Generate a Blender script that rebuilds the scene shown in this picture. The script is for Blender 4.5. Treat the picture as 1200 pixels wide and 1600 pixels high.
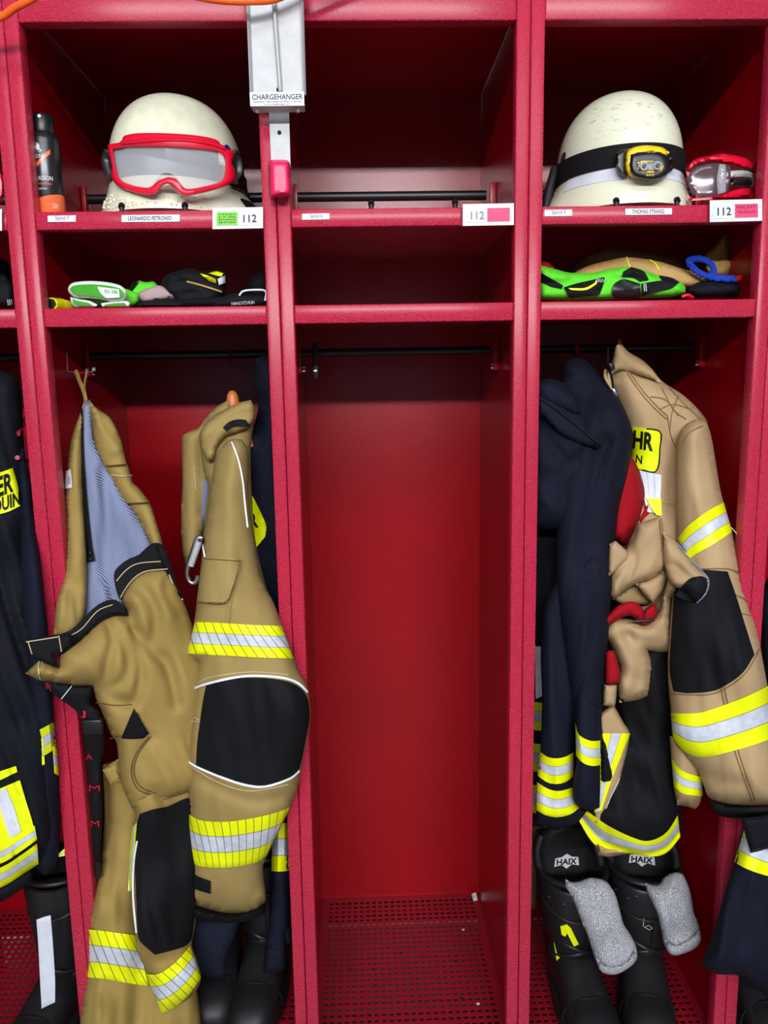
import bpy, bmesh, math, random
import numpy as np
from mathutils import Vector, Matrix, noise as mnoise
from mathutils.geometry import delaunay_2d_cdt
random.seed(7)
for o in list(bpy.data.objects): bpy.data.objects.remove(o)
SC = bpy.context.scene
COL = SC.collection

# ---------------------------------------------------------------- camera
CAM = Vector((-0.0773, -1.3474, 1.5))
FWD = Vector((0.0270, 0.9864, -0.1621)).normalized()
RGT = Vector((0.9994, -0.0300, -0.0166)).normalized()
UPV = RGT.cross(FWD).normalized(); RGT = FWD.cross(UPV).normalized()
FPX = 1205.77
cd = bpy.data.cameras.new('camera'); cam = bpy.data.objects.new('camera', cd); COL.objects.link(cam)
cd.sensor_fit = 'VERTICAL'; cd.sensor_height = 24.0; cd.lens = 24.0*FPX/1600
cd.clip_start = 0.01
m3 = Matrix((RGT, UPV, -FWD)).transposed()
cam.matrix_world = Matrix.Translation(CAM) @ m3.to_4x4()
SC.camera = cam

# ---------------------------------------------------------------- light and exposure
w = bpy.data.worlds.new('world'); SC.world = w; w.use_nodes = True
bg = w.node_tree.nodes['Background']; bg.inputs[0].default_value = (0.62, 0.75, 1.0, 1); bg.inputs[1].default_value = 0.25
def area(name, loc, target, sx, sy, power, col):
    ld = bpy.data.lights.new(name, 'AREA'); ld.shape = 'RECTANGLE'; ld.size = sx; ld.size_y = sy
    ld.energy = power; ld.color = col
    o = bpy.data.objects.new(name, ld); COL.objects.link(o); o.location = loc
    d = Vector(target)-Vector(loc); o.rotation_euler = d.to_track_quat('-Z', 'Y').to_euler(); return o
area('ceiling_tube_light', (-0.1, -4.7, 3.05), (0, 0, 1.3), 4.2, 0.14, 255, (0.95, 0.97, 1.0))
area('overhead_fill_light', (0.2, -2.6, 3.6), (0, 0, 1.0), 3.0, 0.6, 34, (0.95, 0.97, 1.0))  # added soft fill from above, not a known fixture
SC.view_settings.view_transform = 'Standard'; SC.view_settings.look = 'None'
SC.view_settings.gamma = 1.0; SC.view_settings.use_curve_mapping = False
SC.view_settings.exposure = 0.25

# ---------------------------------------------------------------- photo pixel -> place at depth Y
def at(px, py, Y):
    d = RGT*((px-600)/FPX) + UPV*((800-py)/FPX) + FWD
    t = (Y-CAM.y)/d.y
    return CAM + d*t
_R = np.array(RGT); _U = np.array(UPV); _F = np.array(FWD); _C = np.array(CAM)
def atN(P, Y):
    P = np.asarray(P, float)
    d = ((P[:, 0]-600)/FPX)[:, None]*_R + ((800-P[:, 1])/FPX)[:, None]*_U + _F
    t = (np.asarray(Y)-_C[1])/d[:, 1]
    return _C + d*t[:, None]

# ---------------------------------------------------------------- materials
def lin(c): return tuple(((x/255)/12.92 if x/255 <= .04045 else ((x/255+.055)/1.055)**2.4) for x in c)+(1,)
class N:
    def __init__(s, name):
        s.m = bpy.data.materials.new(name); s.m.use_nodes = True; s.t = s.m.node_tree; s.b = s.t.nodes['Principled BSDF']
        s.tc = s.t.nodes.new('ShaderNodeTexCoord')
    def n(s, k, **kw):
        x = s.t.nodes.new('ShaderNode'+k)
        for a, v in kw.items(): setattr(x, a, v)
        return x
    def l(s, a, b): s.t.links.new(a, b)
    def noise(s, scale, detail=3, rough=.6, vec=None):
        x = s.n('TexNoise'); x.inputs['Scale'].default_value = scale; x.inputs['Detail'].default_value = detail
        x.inputs['Roughness'].default_value = rough; s.l(vec or s.tc.outputs['Object'], x.inputs['Vector']); return x.outputs['Fac']
    def math(s, op, a, b=None):
        x = s.n('Math', operation=op)
        for i, v in enumerate((a, b)):
            if v is None: continue
            if isinstance(v, (int, float)): x.inputs[i].default_value = v
            else: s.l(v, x.inputs[i])
        return x.outputs[0]
    def mix(s, f, a, b):
        x = s.n('Mix', data_type='RGBA')
        for i, v in ((0, f), (6, a), (7, b)):
            if isinstance(v, (int, float, tuple)): x.inputs[i].default_value = v
            else: s.l(v, x.inputs[i])
        return x.outputs[2]
    def bump(s, h, strength=.3, dist=.001):
        x = s.n('Bump'); x.inputs['Strength'].default_value = strength; x.inputs['Distance'].default_value = dist
        s.l(h, x.inputs['Height']); s.l(x.outputs[0], s.b.inputs['Normal'])
    def ramp(s, f, lo, hi, a=0., b=1.):
        x = s.n('MapRange'); x.inputs[1].default_value = lo; x.inputs[2].default_value = hi; x.inputs[3].default_value = a; x.inputs[4].default_value = b
        s.l(f, x.inputs[0]); return x.outputs[0]
    def xyz(s, out='Object'):
        x = s.n('SeparateXYZ'); s.l(s.tc.outputs[out], x.inputs[0]); return x.outputs
    def fin(s, rough=.5, spec=.5, metal=0, sheen=0):
        s.b.inputs['Roughness'].default_value = rough; s.b.inputs['Specular IOR Level'].default_value = spec
        s.b.inputs['Metallic'].default_value = metal; s.b.inputs['Sheen Weight'].default_value = sheen
        return s.m
def plain(name, rgb, rough=.5, spec=.5, metal=0, bump=None):
    a = N(name); c = lin(rgb)
    f = a.ramp(a.noise(40, 2), .3, .7, .92, 1.06)
    x = a.n('VectorMath', operation='SCALE'); x.inputs[0].default_value = c[:3]; a.l(f, x.inputs['Scale'])
    a.l(x.outputs[0], a.b.inputs['Base Color'])
    if bump: a.bump(a.noise(bump[0], 3), bump[1], bump[2])
    return a.fin(rough, spec, metal)
def fabric(name, rgb, rgb2=None, rough=.85, weave=1800, wb=.25, grid=0, spec=.2, sheen=0):
    a = N(name); X = a.xyz()
    rgb2 = rgb2 or tuple(v*.86 for v in rgb)
    big = a.ramp(a.noise(9, 4), .3, .7)
    a.l(a.mix(big, lin(rgb2), lin(rgb)), a.b.inputs['Base Color'])
    wx = a.math('SINE', a.math('MULTIPLY', X[0], weave)); wz = a.math('SINE', a.math('MULTIPLY', X[2], weave))
    h = a.math('MULTIPLY', a.math('ADD', wx, wz), .25)
    h = a.math('ADD', h, a.math('MULTIPLY', a.noise(260, 3), 1.2))
    if grid:
        gx = a.math('POWER', a.math('ABSOLUTE', a.math('SINE', a.math('MULTIPLY', X[0], grid))), 14)
        gz = a.math('POWER', a.math('ABSOLUTE', a.math('SINE', a.math('MULTIPLY', X[2], grid))), 14)
        h = a.math('ADD', h, a.math('MULTIPLY', a.math('MAXIMUM', gx, gz), .8))
    a.bump(h, wb, .0006)
    return a.fin(rough, spec, 0, sheen)
def red_paint(name, rgb, rough, nscale, strength, dist, coat=.0):
    a = N(name)
    f = a.ramp(a.noise(3, 3), .3, .7)
    a.l(a.mix(f, lin(tuple(v*.93 for v in rgb)), lin(rgb)), a.b.inputs['Base Color'])
    h = a.math('ADD', a.noise(nscale, 2, .6), a.math('MULTIPLY', a.noise(nscale*.35, 2), .6))
    a.bump(h, strength, dist)
    a.b.inputs['Coat Weight'].default_value = coat; a.b.inputs['Coat Roughness'].default_value = .25
    return a.fin(rough, .5)
def tape(name, hatch=0, bright=(232, 240, 0), silver=(206, 211, 222), lo=.32, hi=.67, edge=True):
    a = N(name); U = a.xyz('UV')
    v = U[1]
    ms = a.math('MULTIPLY', a.math('GREATER_THAN', v, lo), a.math('LESS_THAN', v, hi))
    sv = a.mix(a.ramp(a.noise(60, 3), .35, .65), lin(tuple(x*.9 for x in silver)), lin(silver))
    col = a.mix(ms, lin(bright), sv)
    e = None
    if edge:
        e1 = a.math('LESS_THAN', a.math('ABSOLUTE', a.math('SUBTRACT', v, lo)), .012)
        e2 = a.math('LESS_THAN', a.math('ABSOLUTE', a.math('SUBTRACT', v, hi)), .012)
        e = a.math('MAXIMUM', e1, e2)
        col = a.mix(a.math('MULTIPLY', e, .55), col, lin((70, 70, 40)))
    if hatch:
        q = a.math('FRACT', a.math('DIVIDE', a.math('ADD', U[0], a.math('MULTIPLY', v, -hatch*1.9)), hatch))
        ln = a.math('LESS_THAN', q, .09)
        col = a.mix(ln, col, lin((100, 100, 50)))
    a.l(col, a.b.inputs['Base Color'])
    a.bump(a.noise(350, 2), .12, .0005)
    return a.fin(.45, .35)
M = {}
M['frame_red'] = red_paint('frame_red', (206, 28, 66), .24, 480, 1.0, .0045, .35)  # pinkish specular haze of the front coat is put into this base red
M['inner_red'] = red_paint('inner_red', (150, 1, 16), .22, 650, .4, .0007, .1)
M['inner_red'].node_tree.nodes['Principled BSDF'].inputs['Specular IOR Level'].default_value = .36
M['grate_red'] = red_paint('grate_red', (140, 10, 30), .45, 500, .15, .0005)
M['black_steel'] = plain('black_steel', (14, 16, 20), .4, .5, 0, (300, .1, .0005))
M['black_plastic'] = plain('black_plastic', (16, 17, 20), .38, .5)
M['rubber'] = plain('rubber', (20, 20, 22), .5, .4, 0, (150, .2, .001))
M['label_white'] = plain('label_white', (205, 206, 208), .45, .4)
M['paper'] = plain('paper', (210, 212, 215), .6, .3)
M['ink'] = plain('ink', (50, 52, 58), .6, .3)
M['ink_pale'] = plain('ink_pale', (135, 130, 135), .6, .3)
M['ink_black'] = plain('ink_black', (10, 10, 10), .6, .3)
M['card_green'] = plain('card_green', (120, 200, 50), .5, .3)
M['card_pink'] = plain('card_pink', (235, 60, 105), .5, .3)
M['alu'] = plain('alu', (172, 172, 172), .55, .4, .2, (90, .06, .001))
M['steel'] = plain('steel', (190, 192, 196), .25, .5, 1)
M['pink'] = plain('pink', (232, 30, 90), .4, .5)
M['orange'] = plain('orange', (245, 95, 20), .4, .5)
M['wood'] = plain('wood', (190, 105, 35), .4, .5)
M['helmet'] = plain('helmet', (214, 214, 188), .22, .5, 0, (25, .03, .001))
M['goggle_red'] = plain('goggle_red', (215, 12, 45), .32, .5)
M['yellow_plastic'] = plain('yellow_plastic', (240, 200, 10), .35, .5)
M['hivis'] = plain('hivis', (225, 238, 0), .5, .35)
M['green'] = fabric('green', (95, 215, 45), (85, 195, 40), .7, 1500, .2)
M['green_dark'] = fabric('green_dark', (70, 165, 45))
M['white_cloth'] = fabric('white_cloth', (225, 230, 228), (205, 210, 210))
M['silver_tape'] = plain('silver_tape', (205, 208, 218), .4, .4, 0, (120, .2, .001))
M['black_fabric'] = fabric('black_fabric', (17, 17, 20), (12, 12, 15), .8, 1500, .2)
M['patch_black'] = fabric('patch_black', (18, 18, 21), (14, 14, 17), .75, 2200, .12, 0, .15)
M['navy'] = fabric('navy', (21, 23, 38), (15, 17, 30), .85, 1900, .2, 0, .15)
M['navy_dark'] = fabric('navy_dark', (13, 14, 24), (9, 10, 18), .8, 1900, .2)
M['sand'] = fabric('sand', (154, 129, 72), (142, 118, 63), .8, 1700, .2)
M['sand_rip'] = fabric('sand_rip', (154, 131, 80), (145, 122, 72), .8, 1700, .3, 900)
M['tan'] = fabric('tan', (176, 148, 110), (164, 136, 99), .75, 1700, .15)
M['tan_dark'] = fabric('tan_dark', (160, 132, 90), (145, 118, 80), .75, 1700, .15)
M['thread'] = plain('thread', (92, 76, 44), .8, .2)
M['thread_light'] = plain('thread_light', (190, 175, 135), .8, .2)
M['thread_dark'] = plain('thread_dark', (122, 98, 66), .8, .2)
M['piping'] = plain('piping', (235, 236, 238), .45, .4)
M['red_cloth'] = fabric('red_cloth', (158, 8, 24), (140, 5, 18))
M['red_print'] = plain('red_print', (200, 20, 50), .6, .3)
M['navy_knit'] = fabric('navy_knit', (24, 28, 44), (20, 24, 38), .9, 900, .4)
M['gloveskin'] = fabric('gloveskin', (185, 150, 95), (150, 115, 65), .7, 900, .2)
M['rope_blue'] = fabric('rope_blue', (28, 60, 170), (20, 45, 140), .7, 700, .6)
M['leather'] = plain('leather', (26, 26, 28), .42, .5, 0, (140, .25, .0012))
M['leather_soft'] = plain('leather_soft', (20, 20, 22), .6, .4, 0, (90, .25, .0015))
M['tape'] = tape('tape')
M['tape_hatched'] = tape('tape_hatched', 13.0)
M['tape_dull'] = tape('tape_dull', 0, (190, 200, 20), (170, 172, 180))
M['floor'] = plain('floor_grey', (120, 118, 116), .6, .4, 0, (60, .2, .002))
M['wall'] = plain('wall_white', (200, 198, 194), .8, .3)
a = N('lining'); X = a.xyz()
gx = a.math('SINE', a.math('MULTIPLY', X[0], 1500.)); gz = a.math('SINE', a.math('MULTIPLY', X[2], 1500.))
a.l(a.mix(a.ramp(a.math('MULTIPLY', gx, gz), -.1, .5), lin((82, 90, 122)), lin((168, 176, 202))), a.b.inputs['Base Color'])
a.bump(a.noise(200, 3), .3, .001); M['lining'] = a.fin(.85, .2)
a = N('sock'); n1 = a.noise(420, 4, .8); a.l(a.mix(a.ramp(n1, .38, .62), lin((95, 97, 103)), lin((205, 205, 210))), a.b.inputs['Base Color'])
X = a.xyz(); a.bump(a.math('ADD', n1, a.math('MULTIPLY', a.math('SINE', a.math('MULTIPLY', X[0], 1600.)), .3)), .8, .002); M['sock'] = a.fin(.95, .1, 0, .3)
a = N('clear_lens'); a.b.inputs['Base Color'].default_value = (.75, .77, .8, 1); a.b.inputs['Alpha'].default_value = .22; M['lens'] = a.fin(.06, .7)
a = N('tinted_lens'); a.b.inputs['Base Color'].default_value = (.12, .1, .12, 1); a.b.inputs['Alpha'].default_value = .3; M['lens_tint'] = a.fin(.08, .7)
a = N('scuffed_helmet'); s1 = a.n('Mapping'); s1.inputs['Scale'].default_value = (60, 60, 190); a.l(a.tc.outputs['Object'], s1.inputs[0])
k = a.ramp(a.noise(1.0, 4, .7, s1.outputs[0]), .60, .66); k = a.math('MULTIPLY', k, a.ramp(a.xyz()[2], .10, .15))
a.l(a.mix(a.math('MULTIPLY', k, .6), lin((216, 216, 190)), lin((90, 88, 78))), a.b.inputs['Base Color']); M['helmet_scuffed'] = a.fin(.2, .5)

# ---------------------------------------------------------------- object helpers
WL = {}
def wloc(o):
    v = Vector((0, 0, 0))
    while o is not None: v += WL.get(o.name, Vector((0, 0, 0))); o = o.parent
    return v
def thing(name, label, cat, loc=(0, 0, 0), rot=(0, 0, 0), group=None):
    o = bpy.data.objects.new(name, None); COL.objects.link(o); o.empty_display_size = .05
    o.location = loc; o.rotation_euler = rot; WL[o.name] = Vector(loc)
    tag(o, label, cat, group); return o
def tag(o, label, cat, group=None):
    o['label'] = label; o['category'] = cat
    if group: o['group'] = group
    return o
def obj(name, bm, mat, parent=None, local=False, smooth=True, label=None, recenter=True):
    me = bpy.data.meshes.new(name)
    off = wloc(parent) if (parent is not None and not local) else Vector((0, 0, 0))
    o = bpy.data.objects.new(name, me); COL.objects.link(o)
    loc = Vector((0, 0, 0))
    if parent is None and recenter and len(bm.verts):
        mn = Vector([min(v.co[i] for v in bm.verts) for i in range(3)]); mx = Vector([max(v.co[i] for v in bm.verts) for i in range(3)])
        loc = Vector(((mn.x+mx.x)/2, (mn.y+mx.y)/2, mn.z)); off = loc
    for v in bm.verts: v.co -= off
    if smooth:
        for f in bm.faces: f.smooth = True
    bm.normal_update(); bm.to_mesh(me); bm.free()
    o.location = loc; o.parent = parent
    if parent is None: WL[o.name] = loc
    me.materials.append(M[mat] if isinstance(mat, str) else mat)
    if smooth:
        try: me.set_sharp_from_angle(angle=math.radians(50))
        except Exception: pass
    if label: o['label'] = label
    return o
def add_box(bm, lo, hi, bev=0.0, seg=2):
    lo = Vector(lo); hi = Vector(hi)
    r = bmesh.ops.create_cube(bm, size=1.0)
    for v in r['verts']: v.co = Vector([(lo[i]+hi[i])/2 + v.co[i]*(hi[i]-lo[i]) for i in range(3)])
    if bev:
        es = list({e for v in r['verts'] for e in v.link_edges})
        bmesh.ops.bevel(bm, geom=es, offset=bev, segments=seg, affect='EDGES', profile=.5)
def box(lo, hi, bev=0.0):
    bm = bmesh.new(); add_box(bm, lo, hi, bev); return bm
def cat_rom(pts, n=6, closed=False):
    P = [Vector(p) for p in pts]; out = []; L = len(P)
    rng = range(L) if closed else range(L-1)
    for i in rng:
        p1 = P[i]; p2 = P[(i+1) % L]
        p0 = P[i-1] if (closed or i > 0) else p1; p3 = P[(i+2) % L] if (closed or i+2 < L) else p2
        for k in range(n):
            t = k/n
            out.append(.5*((2*p1)+(-p0+p2)*t+(2*p0-5*p1+4*p2-p3)*t*t+(-p0+3*p1-3*p2+p3)*t**3))
    if not closed: out.append(P[-1])
    return out
def add_tube(bm, pts, r, seg=8, closed=False, smooth=0, flat=1.0, caps=True):
    if smooth: pts = cat_rom(pts, smooth, closed)
    P = [Vector(p) for p in pts]; n = len(P); rings = []
    up = Vector((0.13, 0.2, 0.97)); prev = None
    for i in range(n):
        if closed: t = P[(i+1) % n]-P[i-1]
        else: t = P[min(i+1, n-1)]-P[max(i-1, 0)]
        if t.length < 1e-9: t = Vector((0, 0, 1))
        t.normalize()
        if prev is None:
            s = t.cross(up)
            if s.length < .1: s = t.cross(Vector((1, 0, 0)))
        else: s = prev - t*prev.dot(t)
        s.normalize(); prev = s; b = t.cross(s)
        rr = float(np.interp(i/(n-1), np.linspace(0, 1, len(r)), r)) if isinstance(r, (list, tuple)) else r
        rings.append([bm.verts.new(P[i]+(s*math.cos(2*math.pi*k/seg)*flat+b*math.sin(2*math.pi*k/seg))*rr) for k in range(seg)])
    for i in range(n if closed else n-1):
        A = rings[i]; B = rings[(i+1) % n]
        for k in range(seg): bm.faces.new((A[k], A[(k+1) % seg], B[(k+1) % seg], B[k]))
    if not closed and caps: bm.faces.new(rings[0][::-1]); bm.faces.new(rings[-1])
def tube(*a, **k):
    bm = bmesh.new(); add_tube(bm, *a, **k); return bm
def add_loft(bm, rings, cap0=True, cap1=True):
    R = [[bm.verts.new(p) for p in r] for r in rings]
    for A, B in zip(R, R[1:]):
        n = len(A)
        for k in range(n): bm.faces.new((A[k], A[(k+1) % n], B[(k+1) % n], B[k]))
    if cap0: bm.faces.new(R[0][::-1])
    if cap1: bm.faces.new(R[-1])
def ell(cx, cy, cz, a, b, n=28, rot=0, pw=1.0, tilt=0):
    out = []
    for k in range(n):
        t = 2*math.pi*k/n; c, s = math.cos(t), math.sin(t)
        x = a*math.copysign(abs(c)**pw, c); y = b*math.copysign(abs(s)**pw, s)
        out.append(Vector((cx+x*math.cos(rot)-y*math.sin(rot), cy+x*math.sin(rot)+y*math.cos(rot), cz+tilt*y)))
    return out
def lathe(prof, seg=28, c=(0, 0, 0)):
    bm = bmesh.new(); add_loft(bm, [ell(c[0], c[1], c[2]+z, max(r, 1e-4), max(r, 1e-4), seg) for r, z in prof]); return bm

# ---------------------------------------------------------------- cloth made as closed, filled volumes
def smooth_outline(pts, step, sharp=52):
    P = [np.array(p, float) for p in pts]; n = len(P); S = []
    for i in range(n):
        a = P[i]-P[i-1]; b = P[(i+1) % n]-P[i]
        ang = abs(math.degrees(math.atan2(a[0]*b[1]-a[1]*b[0], a@b))); S.append(ang > sharp)
    out = []
    for i in range(n):
        p1, p2 = P[i], P[(i+1) % n]; L = np.linalg.norm(p2-p1); k = max(1, int(round(L/step)))
        m1 = (p2-p1) if S[i] else (p2-P[i-1])*.5
        m2 = (p2-p1) if S[(i+1) % n] else (P[(i+2) % n]-p1)*.5
        for m, q in ((m1, 0), (m2, 0)):
            ln = np.linalg.norm(m)
            if ln > L: m *= L/ln
        for j in range(k):
            t = j/k
            out.append((2*t**3-3*t*t+1)*p1+(t**3-2*t*t+t)*m1+(-2*t**3+3*t*t)*p2+(t**3-t*t)*m2)
    return np.array(out)
def seg_dist(P, Q, closed=True):
    A = Q if closed else Q[:-1]; B = np.roll(Q, -1, 0) if closed else Q[1:]
    best = np.full(len(P), 1e9)
    for a, b in zip(A, B):
        ab = b-a; t = np.clip(((P-a)@ab)/max(ab@ab, 1e-9), 0, 1)
        d = np.hypot(*((P-a-t[:, None]*ab).T)); best = np.minimum(best, d)
    return best
def inside(P, Q):
    x, y = P[:, 0], P[:, 1]; r = np.zeros(len(P), bool); j = len(Q)-1
    for i in range(len(Q)):
        xi, yi = Q[i]; xj, yj = Q[j]
        c = ((yi > y) != (yj > y)) & (x < (xj-xi)*(y-yi)/((yj-yi) if abs(yj-yi) > 1e-12 else 1e-12)+xi)
        r ^= c; j = i
    return r
def triangulate(out, sp, holes=()):
    mn, mx = out.min(0), out.max(0); pts = []
    r = 0; y = mn[1]+sp*.5
    while y < mx[1]:
        x = mn[0]+(sp*.5 if r % 2 else sp*.1)
        while x < mx[0]: pts.append((x, y)); x += sp
        y += sp*.87; r += 1
    I = np.array(pts) if pts else np.zeros((0, 2))
    if len(I):
        I = I[inside(I, out)]
        if len(I): I = I[seg_dist(I, out) > sp*.45]
    n = len(out)
    V = [Vector(p) for p in out]+[Vector(p) for p in I]
    E = [(i, (i+1) % n) for i in range(n)]
    v, e, f, ov, oe, of = delaunay_2d_cdt(V, E, [], 1, 1e-4)
    v = np.array([tuple(p) for p in v])
    return v, [tuple(t) for t in f]
class Cloth:
    """a filled cloth volume: outline, depth of its middle, fullness, folds"""
    def __init__(s, outline, depth, T=.03, R=40, back=.02, folds=0.0, fdir=80, fs=(16, 60), creases=(), seed=0, sp=5, sharp=52):
        s.out = smooth_outline(outline, sp, sharp); s.depth = depth; s.T = T; s.R = R; s.back = back
        s.folds = folds; s.fdir = math.radians(fdir); s.fs = fs; s.seed = seed; s.sp = sp
        s.cr = [(np.array([tuple(p) for p in cat_rom([(q[0], q[1], 0) for q in c[0]], 4)])[:, :2], max(c[1]*1.3, sp*1.9), c[2]*.8) for c in creases]
    def base(s, P):
        if isinstance(s.depth, (int, float)): return np.full(len(P), float(s.depth))
        D = np.array(s.depth, float); w = 1/(((P[:, None, :]-D[None, :, :2])**2).sum(2)+900.)**1.2
        return (w*D[:, 2]).sum(1)/w.sum(1)
    def prof(s, P):
        d = seg_dist(P, s.out); d = np.where(inside(P, s.out), d, 0)
        q = np.clip(d/s.R, 0, 1); return np.sqrt(np.clip(1-(1-q)**2, 0, 1))
    def front(s, P):
        P = np.asarray(P, float); pr = s.prof(P); h = s.T*pr
        if s.folds:
            c, sn = math.cos(s.fdir), math.sin(s.fdir)
            u = (P[:, 0]*c+P[:, 1]*sn)/s.fs[1]; v = (-P[:, 0]*sn+P[:, 1]*c)/s.fs[0]
            f = np.array([mnoise.noise(Vector((a, b, s.seed)))*1.0 + .5*mnoise.noise(Vector((a*1.3+5, b*2.3, s.seed+3)))
                          + .9*(1-2*math.sqrt(mnoise.noise(Vector((a*.8+9, b*.7, s.seed+7)))**2+.02)) for a, b in zip(u, v)])
            h = h + s.folds*f*np.minimum(1, pr*1.2)
        for q, w_, dd in s.cr:
            d = seg_dist(P, q, False); h = h - dd*np.exp(-(d/w_)**2)*np.minimum(1, pr*1.5)
        return s.base(P)-np.maximum(h, 0)
    def rear(s, P): return s.base(P)+s.back*s.prof(P)
    def build(s, name, mat, parent=None, label=None):
        v, F = triangulate(s.out, s.sp)
        on = seg_dist(v, s.out) < .05
        W = atN(v, s.front(v)); B = atN(v, s.rear(v))
        bm = bmesh.new(); fv = [bm.verts.new(p) for p in W]
        bv = [fv[i] if on[i] else bm.verts.new(B[i]) for i in range(len(v))]
        for t in F:
            try: bm.faces.new([fv[i] for i in t])
            except ValueError: pass
            if not all(on[i] for i in t):
                try: bm.faces.new([bv[i] for i in reversed(t)])
                except ValueError: pass
        inn = [fv[i] for i in range(len(v)) if not on[i]]
        for _ in range(2 if s.folds or s.cr else 0):
            for q, y in [(q, sum(e.other_vert(q).co.y for e in q.link_edges)/len(q.link_edges)) for q in inn]: q.co.y = q.co.y*.5+y*.5
        bmesh.ops.recalc_face_normals(bm, faces=bm.faces)
        return obj(name, bm, mat, parent, label=label)
    def world(s, px, py, off=0.0):
        return at(px, py, float(s.front(np.array([[px, py]]))[0])-off)
class Flat(Cloth):
    def __init__(s, Y): s.Y = Y
    def front(s, P): return np.full(len(P), float(s.Y))
def patch(S, name, poly, mat, parent, off=.0022, th=.002, sp=7, sharp=40, label=None):
    out = smooth_outline(poly, sp, sharp); v, F = triangulate(out, sp)
    n = len(v); yf = S.front(v); W = atN(v, yf-off); B = atN(v, yf+th)
    bm = bmesh.new(); a = [bm.verts.new(p) for p in W]; b = [bm.verts.new(p) for p in B]
    from collections import Counter
    ec = Counter()
    for t in F:
        bm.faces.new([a[i] for i in t]); bm.faces.new([b[i] for i in reversed(t)])
        for k in range(len(t)): ec[frozenset((t[k], t[(k+1) % len(t)]))] += 1
    for t in F:
        for k in range(len(t)):
            i, j = t[k], t[(k+1) % len(t)]
            if ec[frozenset((i, j))] == 1: bm.faces.new((a[j], a[i], b[i], b[j]))
    bmesh.ops.recalc_face_normals(bm, faces=bm.faces)
    return obj(name, bm, mat, parent, label=label)
def resamp(pts, n):
    P = np.array([tuple(p) for p in cat_rom([(q[0], q[1], 0) for q in pts], 8)])[:, :2] if len(pts) > 2 else np.array(pts, float)
    d = np.r_[0, np.cumsum(np.hypot(*np.diff(P, axis=0).T))]; t = np.linspace(0, d[-1], n)
    return np.c_[np.interp(t, d, P[:, 0]), np.interp(t, d, P[:, 1])], d[-1]
def band(S, name, top, bot, mat, parent, off=.003, th=.002, rows=9, label=None):
    L = resamp(top, 10)[1]; n = max(4, int(L/6)); A, _ = resamp(top, n); Bq, _ = resamp(bot, n)
    P = np.array([A[i]*(1-r/(rows-1))+Bq[i]*(r/(rows-1)) for i in range(n) for r in range(rows)])
    yf = S.front(P); W = atN(P, yf-off); Bk = atN(P, yf+th)
    bm = bmesh.new(); uv = bm.loops.layers.uv.new('UVMap')
    a = [bm.verts.new(p) for p in W]; b = [bm.verts.new(p) for p in Bk]; U = {}
    for k in range(len(P)): U[a[k]] = U[b[k]] = ((k//rows)/(n-1)*L, (k % rows)/(rows-1))
    def face(*vs):
        f = bm.faces.new(vs)
        for l in f.loops: l[uv].uv = U[l.vert]
    for i in range(n-1):
        for r in range(rows-1):
            k = i*rows+r; face(a[k], a[k+1], a[k+rows+1], a[k+rows]); face(b[k+rows], b[k+rows+1], b[k+1], b[k])
        k0 = i*rows; k1 = i*rows+rows-1
        face(a[k0], a[k0+rows], b[k0+rows], b[k0]); face(a[k1+rows], a[k1], b[k1], b[k1+rows])
    for r in range(rows-1):
        face(a[r+1], a[r], b[r], b[r+1]); k = (n-1)*rows+r; face(a[k], a[k+1], b[k+1], b[k])
    return obj(name, bm, mat, parent, label=label)
def strand(S, pts, r=.0012, off=.001, step=6, bm=None, seg=6, flat=1.0):
    own = bm is None; bm = bm or bmesh.new()
    L = resamp(pts, 5)[1]; P, _ = resamp(pts, max(3, int(L/step))); W = atN(P, S.front(P)-off)
    add_tube(bm, [Vector(w_) for w_ in W], r, seg, flat=flat); return bm
def stitches(S, lines, mat, parent, r=.0009, off=.0004, name='stitching'):
    for l in lines: o = obj(name, strand(S, l, r, off, seg=5), mat, parent)
    return o
_tc = {}
def text2d(s, bold=0.0):
    if 'M' in s: bold = 0.0
    k = (s, bold)
    if k in _tc: return _tc[k]
    c = bpy.data.curves.new('t', 'FONT'); c.body = s; c.size = 1; c.offset = bold; c.resolution_u = 3
    o = bpy.data.objects.new('t', c); COL.objects.link(o)
    dg = bpy.context.evaluated_depsgraph_get(); me = bpy.data.meshes.new_from_object(o.evaluated_get(dg))
    V = np.array([v.co[:2] for v in me.vertices]); F = [tuple(p.vertices) for p in me.polygons]
    bpy.data.objects.remove(o); bpy.data.meshes.remove(me)
    V = (V-V.min(0))/(V.max(0)-V.min(0)+1e-9); _tc[k] = (V, F); return V, F
def letters(S, s, bl, br, tl, mat, parent, off=.0008, bold=0.0, bm=None, name='lettering', shear=True):
    """writing filling the parallelogram bottom-left, bottom-right, top-left (photo px) on surface S"""
    V, F = text2d(s, bold); bl = np.array(bl, float); P = bl+V[:, :1]*(np.array(br)-bl)+V[:, 1:]*(np.array(tl)-bl)
    W = atN(P, S.front(P)-off); own = bm is None; bm = bm or bmesh.new()
    vs = [bm.verts.new(w_) for w_ in W]
    for f in F:
        try: bm.faces.new([vs[i] for i in f])
        except ValueError: pass
    if own: return obj(name, bm, mat, parent, smooth=False)
    return bm

# ================================================================ SETTING
o = obj('floor', box((-3, -6, -.05), (3, .75, 0)), 'floor', recenter=False, smooth=False); o['kind'] = 'structure'
o = obj('wall_back', box((-3, .60, 0), (3, .70, 3.4)), 'wall', recenter=False, smooth=False); o['kind'] = 'structure'

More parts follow.
